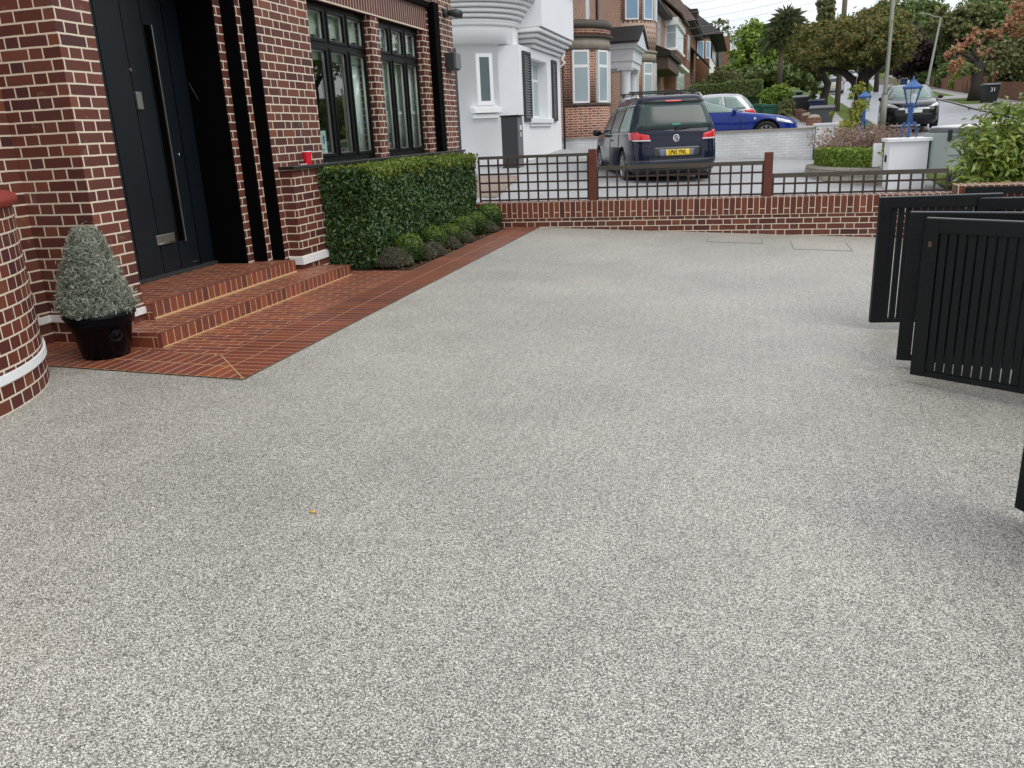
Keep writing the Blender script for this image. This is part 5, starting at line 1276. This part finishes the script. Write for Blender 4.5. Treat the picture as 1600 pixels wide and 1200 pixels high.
# ================================================================ street furniture
def lampcol(base, top, label, arm=None, r0_=.075, name='lamp_column'):
    t = thing(name, label, 'lamp post', tuple(base)); base = Vector(base); top = Vector(top)
    d = top - base
    b = MB(); b.tube([base, base + d * .16], r0_ * 1.45, 12); b.build('base_section', 'pole', t)
    b = MB(); b.tube([base + d * .16, base + d * .17, top], [r0_ * 1.45, r0_, r0_ * .62], 12); b.build('shaft', 'pole', t)
    if arm:
        b = MB(); b.tube([top] + [Vector(a) for a in arm], r0_ * .5, 8); ar = b.build('arm', 'pole', t)
        e = Vector(arm[-1]); f = Vector(arm[-1]) - Vector(arm[-2]); b = MB(); b.tube([e, e + f.normalized() * .5], [.06, .1], 8); b.build('lamp_head', 'pole', ar)
    return t
bs = at(1377, 213, 27.8); bs.z = gz(bs.x, bs.y)
lampcol(bs, Vector((bs.x + .02, bs.y, bs.z + 8)), 'tall slim grey-green lamp column beside the black hatchback, rising out of the picture', [(bs.x + .3, bs.y, bs.z + 8.4), (bs.x + 1.2, bs.y, bs.z + 8.5)], .07)
bs = at(1445, 156, 69); bs.z = gz(bs.x, bs.y); tp_ = at(1461, 32, 69); tp_.y = bs.y
lampcol(bs, tp_, 'farther lamp column with curved arm on the right-hand verge', [at(1459, 26, 69), at(1453, 23, 69), at(1446, 22, 69)], .11)
bs = at(1307, 178, 46); bs.z = gz(bs.x, bs.y)
tgp = thing('telegraph_pole', 'brown wooden telegraph pole between the two dark street trees', 'pole', tuple(bs))
b = MB(); b.tube([bs, Vector((bs.x + .05, bs.y, bs.z + 9.5))], [.16, .12], 10); b.build('shaft', 'palebark', tgp)
b = MB(); b.bar((bs.x - .5, bs.y, bs.z + 9.2), (bs.x + .6, bs.y, bs.z + 9.2), .08, .1); b.build('crossarm', 'palebark', tgp)
for k in range(6):
    e = at(1165 + 0 * k, -8 + 8 * k, 60); s0 = at(1318, 4 - 12 * k, 46); e2 = at(960, 75 - 13 * k, 60)
    b = MB(); pts = [s0 + (e2 - s0) * f + Vector((0, 0, -.25 * 4 * f * (1 - f))) for f in [i / 14 for i in range(15)]]
    b.tube(pts, .008, 4); b.build('overhead_wire', 'wire', None, loc=tuple(s0), label='thin grey overhead wire crossing the sky above the far houses', cat='wire', group='overhead wires across the sky')
def wheelie(p, mat, label, w_=.56, h=1.02, rz=0, lid=None, number=None):
    t = thing('wheelie_bin', label, 'bin', tuple(p), rz, 'wheeled bins on the pavement')
    b = MB(); A = [(-w_ / 2 * .8, -.26), (w_ / 2 * .8, -.26), (w_ / 2 * .8, .26), (-w_ / 2 * .8, .26)]; B2 = [(-w_ / 2, -.32), (w_ / 2, -.32), (w_ / 2, .32), (-w_ / 2, .32)]
    va = [b.b.verts.new((x, y, .06)) for x, y in A]; vb_ = [b.b.verts.new((x, y, h * .92)) for x, y in B2]
    b.b.faces.new(va[::-1]); b.b.faces.new(vb_)
    for k in range(4): b.b.faces.new((va[k], va[(k + 1) % 4], vb_[(k + 1) % 4], vb_[k]))
    b.build('bin_body', mat, t, world=False, bevel=.02)
    b = MB(); b.prism([(-w_ / 2 - .03, -.36, h * .925), (-w_ / 2 - .03, .36, h * .925), (-w_ / 2 - .03, .36, h), (-w_ / 2 - .03, .1, h * 1.03), (-w_ / 2 - .03, -.36, h * .97)], (w_ + .06, 0, 0)); b.build('lid', lid or mat, t, world=False, bevel=.015)
    for s_ in (-1, 1): b = MB(); b.tube([(s_ * w_ * .42, .26, .1), (s_ * w_ * .36, .26, .1)], .1, 14); b.build('wheel', 'tyre', t, world=False)
    b = MB(); b.tube([(-w_ * .35, .36, h * .9), (-w_ * .35, .42, h * .92), (w_ * .35, .42, h * .92), (w_ * .35, .36, h * .9)], .015, 6); b.build('handle', mat, t, world=False)
    if number:
        text('bin_number', number, .30, 'upvc', t, Matrix.Translation((0, -.318, h * .68)) @ Matrix.Rotation(R(90), 4, 'X'), .002, world=False)
    return t
def gat(px_, py_, d):
    p = at(px_, py_, d); p.z = gz(p.x, p.y); return p
def onpx(px_, py_, d, dz):  # object whose top is seen at this pixel; returns base
    p = at(px_, py_, d); return Vector((p.x, p.y, p.z - dz))
wheelie(onpx(1285, 166, 27.5, 1.05), 'bin', 'mid grey wheeled bin on the pavement nearest the white end pier', .74, 1.05, R(-8), 'midgrey')
wheelie(onpx(1276, 156, 30, 1.05), 'binblue', 'navy blue wheeled bin just behind the mid grey one', .5, 1.05, R(-5))
wheelie(onpx(1253, 150, 31, 1.05), 'bindark', 'dark grey wheeled bin behind the rounded brick gate pier', .62, 1.05, R(-4), 'midgrey')
wheelie(onpx(1244, 143, 35, 1.05), 'bindark', 'small dark bin seen above the dark grey one', .5, 1.05, 0)
wheelie(onpx(1208, 164, 29, 1.0), 'bingreen', 'dark green wheeled bin behind the bonnet of the blue coupe', .62, 1.0, R(80))
wheelie(onpx(1190, 163, 29.5, 1.0), 'bingreen', 'dark green wheeled bin nearest the silver estate car', .62, 1.0, R(84))
b31 = gp(*at(1545, 160, 45).xy); wheelie(b31, 'bindark', 'large dark bin marked 31 beside the red-leaved street tree', .74, 1.0, R(12), 'midgrey', '31')
wheelie(gp(*at(1411, 140, 80).xy), 'binblue', 'navy bin beyond the black hatchback under the purple tree', .6, 1.05, 0)
# brick gate piers / walls of the next plot
def pier(label, px_, py_, d, w_, h, mat='brick3', cap='stone'):
    p = onpx(px_, py_, d, h); t = thing('brick_pier', label, 'pier', tuple(p))
    b = MB(); b.box(-w_ / 2, w_ / 2, -.25, .25, -.6, h - .06); b.build('pier', mat, t, world=False)
    b = MB(); b.lathe([(w_ * .60, h - .06), (w_ * .60, h - .03), (w_ * .4, h + .03), (0, h + .05)], (0, 0, 0), 4, R(45), R(405), smooth=False); b.build('cap', cap, t, world=False)
pier('brown brick pier with pale rounded cap in front of the bins', 1272, 181, 27, .44, .75)
pier('brown brick pier with pale cap partly behind another, left of the bins', 1262, 178, 28.5, .46, .75)
nw = thing('brick_garden_wall', 'old brown brick garden wall running back from the piers towards the street trees', 'wall', tuple(at(1250, 190, 29)))
p = at(1256, 176, 29); q = at(1236, 166, 34)
b = MB(); b.bar((p.x, p.y, p.z - .35), (q.x, q.y, q.z - .35), .25, .8); b.build('wall', 'brick3', nw)
# low walls on the far side of the road
yw = [(104, 86), (84.5, 76), (74, 68), (62, 52)]
for k, (ya, yb) in enumerate(yw):
    t = thing('front_garden_wall', ['far low red brick garden wall with posts, leftmost across the road', 'low red brick garden wall across the road, second from the left', 'low red brick garden wall across the road with a wide pier', 'low red brick garden wall across the road behind the bin marked 31'][k], 'wall', gp(12.6 + sR((ya + yb) / 2), (ya + yb) / 2))
    b = MB()
    n = 8
    for i in range(n):
        y_a = ya + (yb - ya) * i / n; y_b = ya + (yb - ya) * (i + 1) / n; z_ = gz(13, (y_a + y_b) / 2); x_ = 12.6 + sR((y_a + y_b) / 2)
        b.box(x_, x_ + .26, min(y_a, y_b), max(y_a, y_b), z_ - .3, z_ + .95)
    b.build('wall', 'brick3', t)
    for yy in (ya, yb):
        b = MB(); z_ = gz(13, yy); x_ = 12.6 + sR(yy); b.box(x_ - .15, x_ + .4, yy - .25, yy + .25, z_ - .2, z_ + 1.25); b.build('pier', 'brick3', t)

# ================================================================ trees
def tree(name, label, base, trunk, blobs, mat, leaf=.16, per=26, nclump=150, tr_mat='bark', group=None, spread=.3, shell=.5, cat='tree', aspect=.6, limbs=6):
    """trunk: list of (dx,dy,z,r); blobs: list of (dx,dy,z,rx,ry,rz) relative to the base"""
    t = thing(name, label, cat, tuple(base), 0, group)
    b = MB(); b.tube([(x, y, z) for x, y, z, r_ in trunk], [r_ for *_, r_ in trunk], 10)
    tx = Vector(trunk[-1][:3])
    for (x, y, z, rx, ry, rz) in blobs:
        for k in range(limbs):
            a = random.uniform(0, 6.28); e = Vector((x + rx * .75 * math.cos(a), y + ry * .75 * math.sin(a), z + rz * random.uniform(-.3, .6)))
            s0 = tx + Vector((0, 0, -random.uniform(0, .3) * tx.z)); mdl = s0 + (e - s0) * .5 + Vector((0, 0, .15 * rz))
            b.tube([s0, mdl, e], [trunk[-1][3] * .6, trunk[-1][3] * .35, .015], 6, cap=False)
    b.build('trunk', tr_mat, t, world=False)
    P = []; N = []
    tot = sum(x[3] * x[4] * x[5] for x in blobs) ** 1
    for bl in blobs:
        f = max(.15, bl[3] * bl[4] * bl[5] / tot)
        p_, n_ = crownpts(bl[:3], bl[3:], max(12, int(nclump * f)), per, spread, shell); P.append(p_); N.append(n_)
    leaves('crown', np.concatenate(P), np.concatenate(N), leaf, mat, t, aspect=aspect, jit=.7, world=False)
    return t
# street trees (autumn crowns, dark arching trunks)
b1 = at(1287, 178, 46); b1.z = gz(b1.x, b1.y)
tree('street_tree', 'left street tree with dark twisted trunk and rusty green crown', b1, [(0, 0, -.3, .28), (-.08, 0, .7, .24), (.12, 0, 1.5, .20), (-.35, 0, 2.2, .17)],
     [(.2, 0, 3.7, 2.2, 2.2, 1.25), (-.9, -.5, 2.9, 1.2, 1.4, .7)], 'l_autumn', .19, 30, 300)
b2 = Vector(gp(3.95, 32.9)); t2 = tree('street_tree', 'right street tree with a thick limb arching left under its rusty crown', b2, [(0, 0, -.1, .24), (.0, 0, .9, .21), (.02, 0, 1.5, .22), (.12, 0, 2.3, .17)],
     [(.0, 0, 3.05, 1.5, 1.9, .85), (-1.15, 0, 2.7, 1.0, 1.3, .7), (.55, 0, 2.85, 1.0, 1.4, .85), (-.3, -.4, 2.9, 1.4, 1.2, .75)], 'l_autumn', .12, 30, 520)
b = MB(); b.tube([(0, 0, 1.35), (-.25, 0, 1.75), (-.6, 0, 2.05), (-1.0, 0, 2.18), (-1.5, 0, 2.2)], [.17, .14, .12, .10, .06], 8); b.build('limb', 'bark', t2, world=False)
def ptree(name, label, px_, pyb, d, blobs_px, mat, leaf, nclump=220, per=26, tw=.2, **k):
    """blobs in pixels around (px_,pyb): (px,py,rpx,rpy)"""
    base = at(px_, pyb, d); gzb = gz(base.x, base.y); base = Vector((base.x, base.y, gzb)); s_ = d / F_PX; bl = []
    zmax = 0
    for (u_, v_, ru, rv) in blobs_px:
        p = at(u_, v_, d) - base; bl.append((p.x, p.y, p.z, ru * s_, ru * s_ * .9, rv * s_)); zmax = max(zmax, p.z)
    c = bl[0]; zt = c[2] - c[5] * .3
    return tree(name, label, base, [(0, 0, -.3, tw * 1.3), (c[0] * .3, c[1] * .3, zt * .5, tw), (c[0] * .8, c[1] * .8, zt, tw * .7)], bl, mat, leaf, per, nclump, **k)
ptree('leafy_tree', 'light green leafy tree in front of the far houses, left of the palm', 1185, 135, 66, [(1190, 72, 44, 34), (1165, 102, 30, 30), (1205, 108, 48, 25), (1225, 80, 30, 25), (1180, 50, 24, 16), (1250, 112, 34, 20), (1155, 115, 22, 18)], 'l_light', .34, 420, 28)
ptree('dark_garden_tree', 'dark green tree under the light green one, behind the clipped hedge', 1215, 140, 58, [(1215, 118, 62, 20), (1190, 122, 30, 14), (1265, 122, 26, 16)], 'l_tree', .28, 300, 28)
ptree('bare_topped_tree', 'thin airy tree rising above the rooftops of the far houses', 1122, 90, 130, [(1120, 42, 20, 10), (1135, 50, 14, 8)], 'l_olive', .4, 60, 12)
ptree('conifer', 'narrow dark conifer standing above the street trees', 1290, 100, 105, [(1290, 12, 13, 34), (1291, -14, 8, 16)], 'l_olive', .5, 160, 26)
ptree('purple_tree', 'dark purple-leaved tree beyond the black hatchback', 1425, 150, 90, [(1428, 82, 42, 32), (1410, 95, 26, 24), (1462, 98, 26, 20), (1432, 60, 30, 16)], 'l_purple', .42, 420, 28, tw=.3)
ptree('autumn_tree', 'rusty green tree to the left of the purple tree', 1368, 150, 80, [(1375, 52, 36, 38), (1355, 85, 30, 26), (1398, 38, 26, 22), (1365, 30, 26, 18)], 'l_autumn', .3, 420, 28, tw=.2)
ptree('green_back_tree', 'tall grey-green tree behind the purple tree', 1445, 120, 120, [(1440, 40, 44, 34), (1470, 70, 40, 34), (1400, 20, 32, 24), (1450, 20, 24, 14)], 'l_tree', .55, 420, 28)
ptree('green_back_tree', 'broad olive-green tree filling the top right behind the red-leaved tree', 1545, 130, 84, [(1545, 40, 56, 44), (1500, 52, 40, 36), (1590, 30, 50, 40), (1520, 92, 52, 24), (1560, 8, 60, 20)], 'l_tree', .42, 620, 28, tw=.4)
ptree('olive_back_tree', 'yellow-olive tree between the far lamp column and the red-leaved tree', 1490, 130, 82, [(1487, 40, 34, 20), (1475, 25, 20, 14), (1520, 22, 34, 16)], 'l_olive', .38, 260, 26)
ptree('green_back_tree', 'dark distant tree closing the view at the top of the road', 1345, 130, 150, [(1345, 92, 40, 26), (1380, 100, 40, 22), (1310, 98, 34, 20), (1290, 80, 36, 26), (1320, 60, 50, 26)], 'l_tree', .65, 420, 26)
# red-leaved tree on the right verge
bR = at(1522, 165, 48.5); bR.z = gz(bR.x, bR.y); s_ = 48.5 / F_PX
rt = thing('red_leaved_tree', 'street tree on the right verge with reddish orange leaves on spreading bare limbs', 'tree', tuple(bR))
def rel(u_, v_, d=48.3): return at(u_, v_, d) - bR
b = MB(); b.tube([(0, 0, -.1), rel(1526, 135), rel(1528, 112), rel(1530, 100)], [.46, .35, .32, .36], 12)
for pts, r_ in (([(1530, 104), (1515, 90), (1500, 83), (1485, 88)], .12), ([(1530, 100), (1548, 84), (1570, 70), (1600, 60)], .16), ([(1530, 102), (1520, 80), (1540, 62), (1575, 50)], .10),
               ([(1528, 100), (1508, 92), (1495, 98)], .08), ([(1540, 92), (1562, 90), (1590, 84)], .10), ([(1545, 62), (1530, 45), (1527, 35)], .035), ([(1548, 60), (1552, 48), (1556, 30)], .035), ([(1550, 60), (1540, 52), (1552, 28)], .03)):
    b.tube([rel(*q) for q in pts], [1.3 * r_ * (1 - .75 * i / (len(pts) - 1)) for i in range(len(pts))], 8)
b.build('trunk', 'bark', rt, world=False)
P = []; 
for (u_, v_, ru, n_) in ((1490, 80, 9, 9), (1500, 74, 9, 9), (1480, 86, 6, 6), (1516, 62, 10, 10), (1524, 50, 8, 7), (1545, 52, 9, 8), (1556, 52, 12, 10), (1580, 40, 16, 16), (1592, 25, 14, 16), (1596, 52, 14, 16), (1490, 102, 9, 9), (1500, 96, 8, 6), (1488, 110, 5, 4), (1528, 88, 10, 5), (1542, 84, 9, 9), (1530, 68, 6, 4), (1573, 34, 5, 4), (1556, 116, 5, 3), (1590, 8, 14, 14)):
    c0 = np.array(rel(u_, v_)); P.append(c0 + np.random.normal(0, .42, (n_ * 9, 3)) * ru * s_)
P = np.concatenate(P); leaves('crown', P, np.tile([0, -.6, .8], (len(P), 1)), .21, 'l_red', rt, aspect=.75, world=False, jit=.8)
P = []
for (u_, v_, ru, n_) in ((1542, 108, 10, 16), (1535, 92, 9, 10), (1575, 92, 22, 60), (1595, 105, 18, 40), (1520, 110, 10, 12), (1565, 76, 14, 30), (1598, 70, 18, 40), (1504, 112, 8, 8)):
    c0 = np.array(rel(u_, v_)); P.append(c0 + np.random.normal(0, .42, (n_ * 9, 3)) * ru * s_)
P = np.concatenate(P); leaves('green_leaves', P, np.tile([0, -.6, .8], (len(P), 1)), .21, 'l_olive', rt, aspect=.75, world=False, jit=.8)
ptree('dark_evergreen', 'dense dark evergreen at the right edge below the red-leaved tree', 1578, 155, 52, [(1582, 120, 26, 30), (1595, 100, 22, 20), (1600, 138, 24, 18)], 'l_dark', .19, 420, 28)
# cabbage palm
pb = at(1219, 134, 48); pb.z = gz(pb.x, pb.y)
pm = thing('cabbage_palm', 'tall spiky cabbage palm with a bare trunk rising above the gardens', 'palm', tuple(pb))
zc = [at(1226, 58, 48) - pb, at(1236, 34, 48) - pb, at(1213, 62, 48) - pb, at(1240, 52, 48) - pb, at(1228, 30, 48) - pb, at(1222, 42, 48) - pb]
b = MB(); b.tube([(0, 0, -.5), at(1220, 90, 48) - pb, zc[0]], [.16, .13, .11], 8)
for z_ in zc[1:]: b.tube([(at(1221, 80, 48) - pb), z_], [.09, .06], 6)
b.build('trunk', 'palebark', pm, world=False)
bm_ = MB()
for c0 in zc:
    for k in range(120):
        a = random.uniform(0, 6.28); el = random.uniform(-.7, 1.45); ln = random.uniform(.75, 1.35)
        d = Vector((math.cos(a) * math.cos(el), math.sin(a) * math.cos(el), math.sin(el))); sd2 = d.cross(Vector((0, 0, 1))).normalized() * .036
        m1 = c0 + d * ln * .55; e1 = c0 + d * ln + Vector((0, 0, -.30 * ln))
        bm_.poly([c0 - sd2 * .6, m1 - sd2, e1, m1 + sd2, c0 + sd2 * .6])
bm_.build('fronds', 'l_palm', pm, world=False)
# hedges and garden shrubs on the left
def blockhedge(name, label, px0, px1, pyt, pyb, d, depth, mat, leaf=.12, n=5000, cat='hedge'):
    a_ = at(px0, pyb, d); c_ = at(px1, pyt, d); t = thing(name, label, cat, (a_.x, a_.y, a_.z)); w_ = c_.x - a_.x; h = c_.z - a_.z
    f = np.random.uniform(0, 1, n); u_ = np.random.uniform(0, 1, n); v_ = np.random.uniform(0, 1, n)
    P_ = np.where((f < .6)[:, None], np.stack([u_ * w_, 0 * u_, v_ * h], 1), np.stack([u_ * w_, v_ * depth, h + 0 * u_], 1)); N_ = np.where((f < .6)[:, None], [[0, -1, .3]], [[0, 0, 1]])
    P_ = P_ + np.random.normal(0, leaf * .35, (n, 3)); leaves('leaves', P_, N_, leaf, mat, t, world=False)
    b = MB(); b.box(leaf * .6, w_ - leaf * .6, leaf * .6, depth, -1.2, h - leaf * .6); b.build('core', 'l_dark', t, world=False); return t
blockhedge('clipped_hedge', 'large clipped green hedge behind the parked cars in front of the far houses', 1133, 1190, 127, 152, 36, 1.6, 'l_tree', .10, 7000)
blockhedge('low_hedge', 'dark low hedge in front of the tiled-roof house', 1078, 1134, 133, 150, 42, 1.4, 'l_tree', .12, 5000)
ptree('garden_shrub', 'pale green bushy shrub against the far white-walled house', 1125, 140, 46, [(1128, 118, 22, 12), (1105, 128, 18, 8), (1140, 128, 20, 10)], 'l_olive', .12, 200, 24, cat='shrub')
ptree('round_bush', 'yellow-green rounded bush between the clipped hedge and the bins', 1213, 160, 32, [(1215, 147, 22, 13), (1200, 156, 12, 9), (1232, 155, 12, 9)], 'l_light', .10, 260, 26, cat='shrub', tw=.05)
ptree('dry_bush', 'brownish green bush in front of the dark green bins', 1228, 180, 28.5, [(1229, 168, 12, 14), (1222, 180, 10, 8)], 'l_olive', .07, 160, 24, cat='shrub', tw=.04)
ptree('columnar_shrub', 'narrow grey-green column shrub beside the navy bin', 1272, 160, 30.5, [(1272, 142, 5, 16)], 'l_tree', .08, 60, 20, cat='shrub', tw=.03)
for (u_, v_, ru, rv, d, lb) in ((1455, 122, 26, 12, 88, 'green garden shrub behind the leftmost garden wall across the road'), (1490, 118, 30, 18, 78, 'large green garden shrub behind the brick walls across the road'), (1508, 128, 20, 16, 70, 'yellowish garden shrub left of the red-leaved tree trunk'), (1345, 138, 14, 8, 75, 'low bright green bush on the verge under the street trees'), (1560, 148, 18, 12, 58, 'brownish low bush behind the bin marked 31')):
    ptree('garden_shrub', lb, u_, v_ + rv, d, [(u_, v_, ru, rv), (u_ + ru * .6, v_ + rv * .3, ru * .6, rv * .7)], 'l_light' if 'right' in lb or 'yellow' in lb else 'l_tree', .26, 220, 24, cat='shrub', tw=.06, group='garden shrubs across the road')
fence_ = thing('timber_fence', 'pale timber fence panels under the purple tree at the bend', 'fence', tuple(at(1395, 135, 100)))
a_ = at(1372, 145, 100); c_ = at(1415, 122, 100); b = MB(); b.box(a_.x, c_.x, a_.y, a_.y + .1, a_.z - .4, c_.z); b.build('fence_panel', plain('pale_timber', (.30, .25, .19), .8, var=.2), fence_)
# bright shrub at the right edge, growing behind the front wall
sb = Vector((3.25, 12.6, -.2))
shb = thing('bright_shrub', 'bright yellow-green leafy shrub growing behind the front wall at the right edge', 'shrub', tuple(sb))
P = []; N = []; b = MB()
tips = [(1520, 200), (1500, 225), (1515, 250), (1540, 185), (1575, 170), (1600, 160), (1560, 200), (1590, 205), (1497, 268), (1508, 285), (1535, 230), (1550, 255), (1580, 240), (1605, 235), (1560, 165), (1530, 210), (1590, 180), (1610, 200), (1525, 275), (1600, 270), (1575, 270), (1545, 215), (1570, 225), (1620, 180), (1620, 240)]
for (u_, v_) in tips:
    e = at(u_ + random.uniform(-4, 4), v_ + random.uniform(-2, 4), random.uniform(10.6, 11.5)) - sb
    s0 = Vector((.25 + random.uniform(-.12, .12), 0, .1)); md = s0 * .5 + e * .5 + Vector((-.04, 0, -.08)); b.tube([s0, md, e], [.016, .010, .004], 5, cap=False)
    for k in range(170):
        f = random.uniform(.3, 1.06); q = s0 * (1 - f) ** 2 + md * 2 * f * (1 - f) + e * f * f if f < 1 else e
        off = np.random.normal(0, .085, 3); P.append(np.array(q) + off); N.append(off * 8 + np.array([0, -.3, .9]))
b.build('stems', 'bark', shb, world=False)
leaves('leaves', P, N, .12, 'l_bright', shb, aspect=.36, jit=.5, hang=.8, world=False, fold=.12)
for k, (x, y, r_, h) in enumerate(((-7, -24, 4.5, 6.5), (2, -27, 5, 7.5), (10, -22, 4, 6))):
    tree('rear_tree', ['leafy tree behind the camera on the house side', 'tall leafy tree straight behind the camera', 'leafy tree behind the camera on the road side'][k], gp(x, y), [(0, 0, -.2, .3), (0, 0, h * .5, .22)], [(0, 0, h, r_, r_, r_ * .75)], 'l_tree', .45, 22, 200)
# houses and trees on the opposite side, seen in the window reflections
for k, (x, y, r_, h) in enumerate(((17, 14, 3.2, 5.2), (19, 23, 3.8, 6), (16.5, 31, 3.2, 5.4), (20, 5, 3.4, 5.6), (22, 40, 4.5, 7), (22, 58, 4.5, 7.5), (27, 75, 5, 8))):
    tree('opposite_tree', ['round green tree across the road, out to the right of the picture', 'tall green tree across the road, beyond the right edge', 'green tree across the road near the red-leaved tree, beyond the right edge', 'green tree across the road opposite the drive', 'large tree across the road, farthest up the hill beyond the right edge', 'broad tree behind the far garden walls, outside the right edge', 'broad tree highest up the hill outside the right edge'][k], gp(x, y), [(0, 0, -.2, .3), (0, 0, h * .5, .22)], [(0, 0, h, r_, r_, r_ * .8)], 'l_tree', .4, 20, 160)
oh = thing('opposite_hedge', 'long garden hedge behind the low brick walls across the road', 'hedge', (16, 70, 2))
n = 9000; yy_ = np.random.uniform(46, 112, n); P_ = np.stack([13.9 + .09 * (yy_ - 30), yy_, np.interp(yy_, RY, RZ) + np.random.uniform(0, 2.3, n)], 1) + np.random.normal(0, .22, (n, 3))
leaves('leaves', P_, np.tile([-1., -.3, .3], (n, 1)), .34, 'l_tree', oh)
b = MB(); b.poly([(14.3 + sR(46), 46, 0), (14.3 + sR(112), 112, 3), (14.3 + sR(112), 112, 6.6), (14.3 + sR(46), 46, 3.2)]); b.build('core', 'l_dark', oh)
oh = thing('opposite_hedge', 'tall garden hedge across the road, outside the right edge of the picture', 'hedge', (15, 10, 0))
n = 14000; P_ = np.stack([np.full(n, 14.6), np.random.uniform(-12, 32, n), np.random.uniform(-.4, 2.6, n)], 1) + np.random.normal(0, .2, (n, 3))
leaves('leaves', P_, np.tile([-1., 0, .3], (n, 1)), .28, 'l_tree', oh)
b = MB(); b.box(14.8, 15.8, -12, 32, -.5, 2.4); b.build('core', 'l_dark', oh)
for k, (x, y) in enumerate(((24, 10), (24, 30))):
    t = thing('opposite_house', ['white house across the road, opposite the drive, outside the picture', 'brick and white house across the road farther up, outside the picture'][k], 'house', gp(x, y))
    b = MB(); b.box(0, 8, -5, 5, -1, 5.5); b.build('wall', ['white', 'brick3'][k], t, world=False)
    b = MB(); hiproof(b, -.5, 8.5, -5.5, 5.5, 5.5, 8.5, 4); b.build('roof', 'tile', t, world=False)
    for yy in (-3.5, 1.5):
        for zz in (1, 3.6): framewin(t, (x - .05, y + yy + 2, t.location.z + zz), (0, -1, 0), 2, 1.4, 3, [.7], out=(-1, 0, 0))
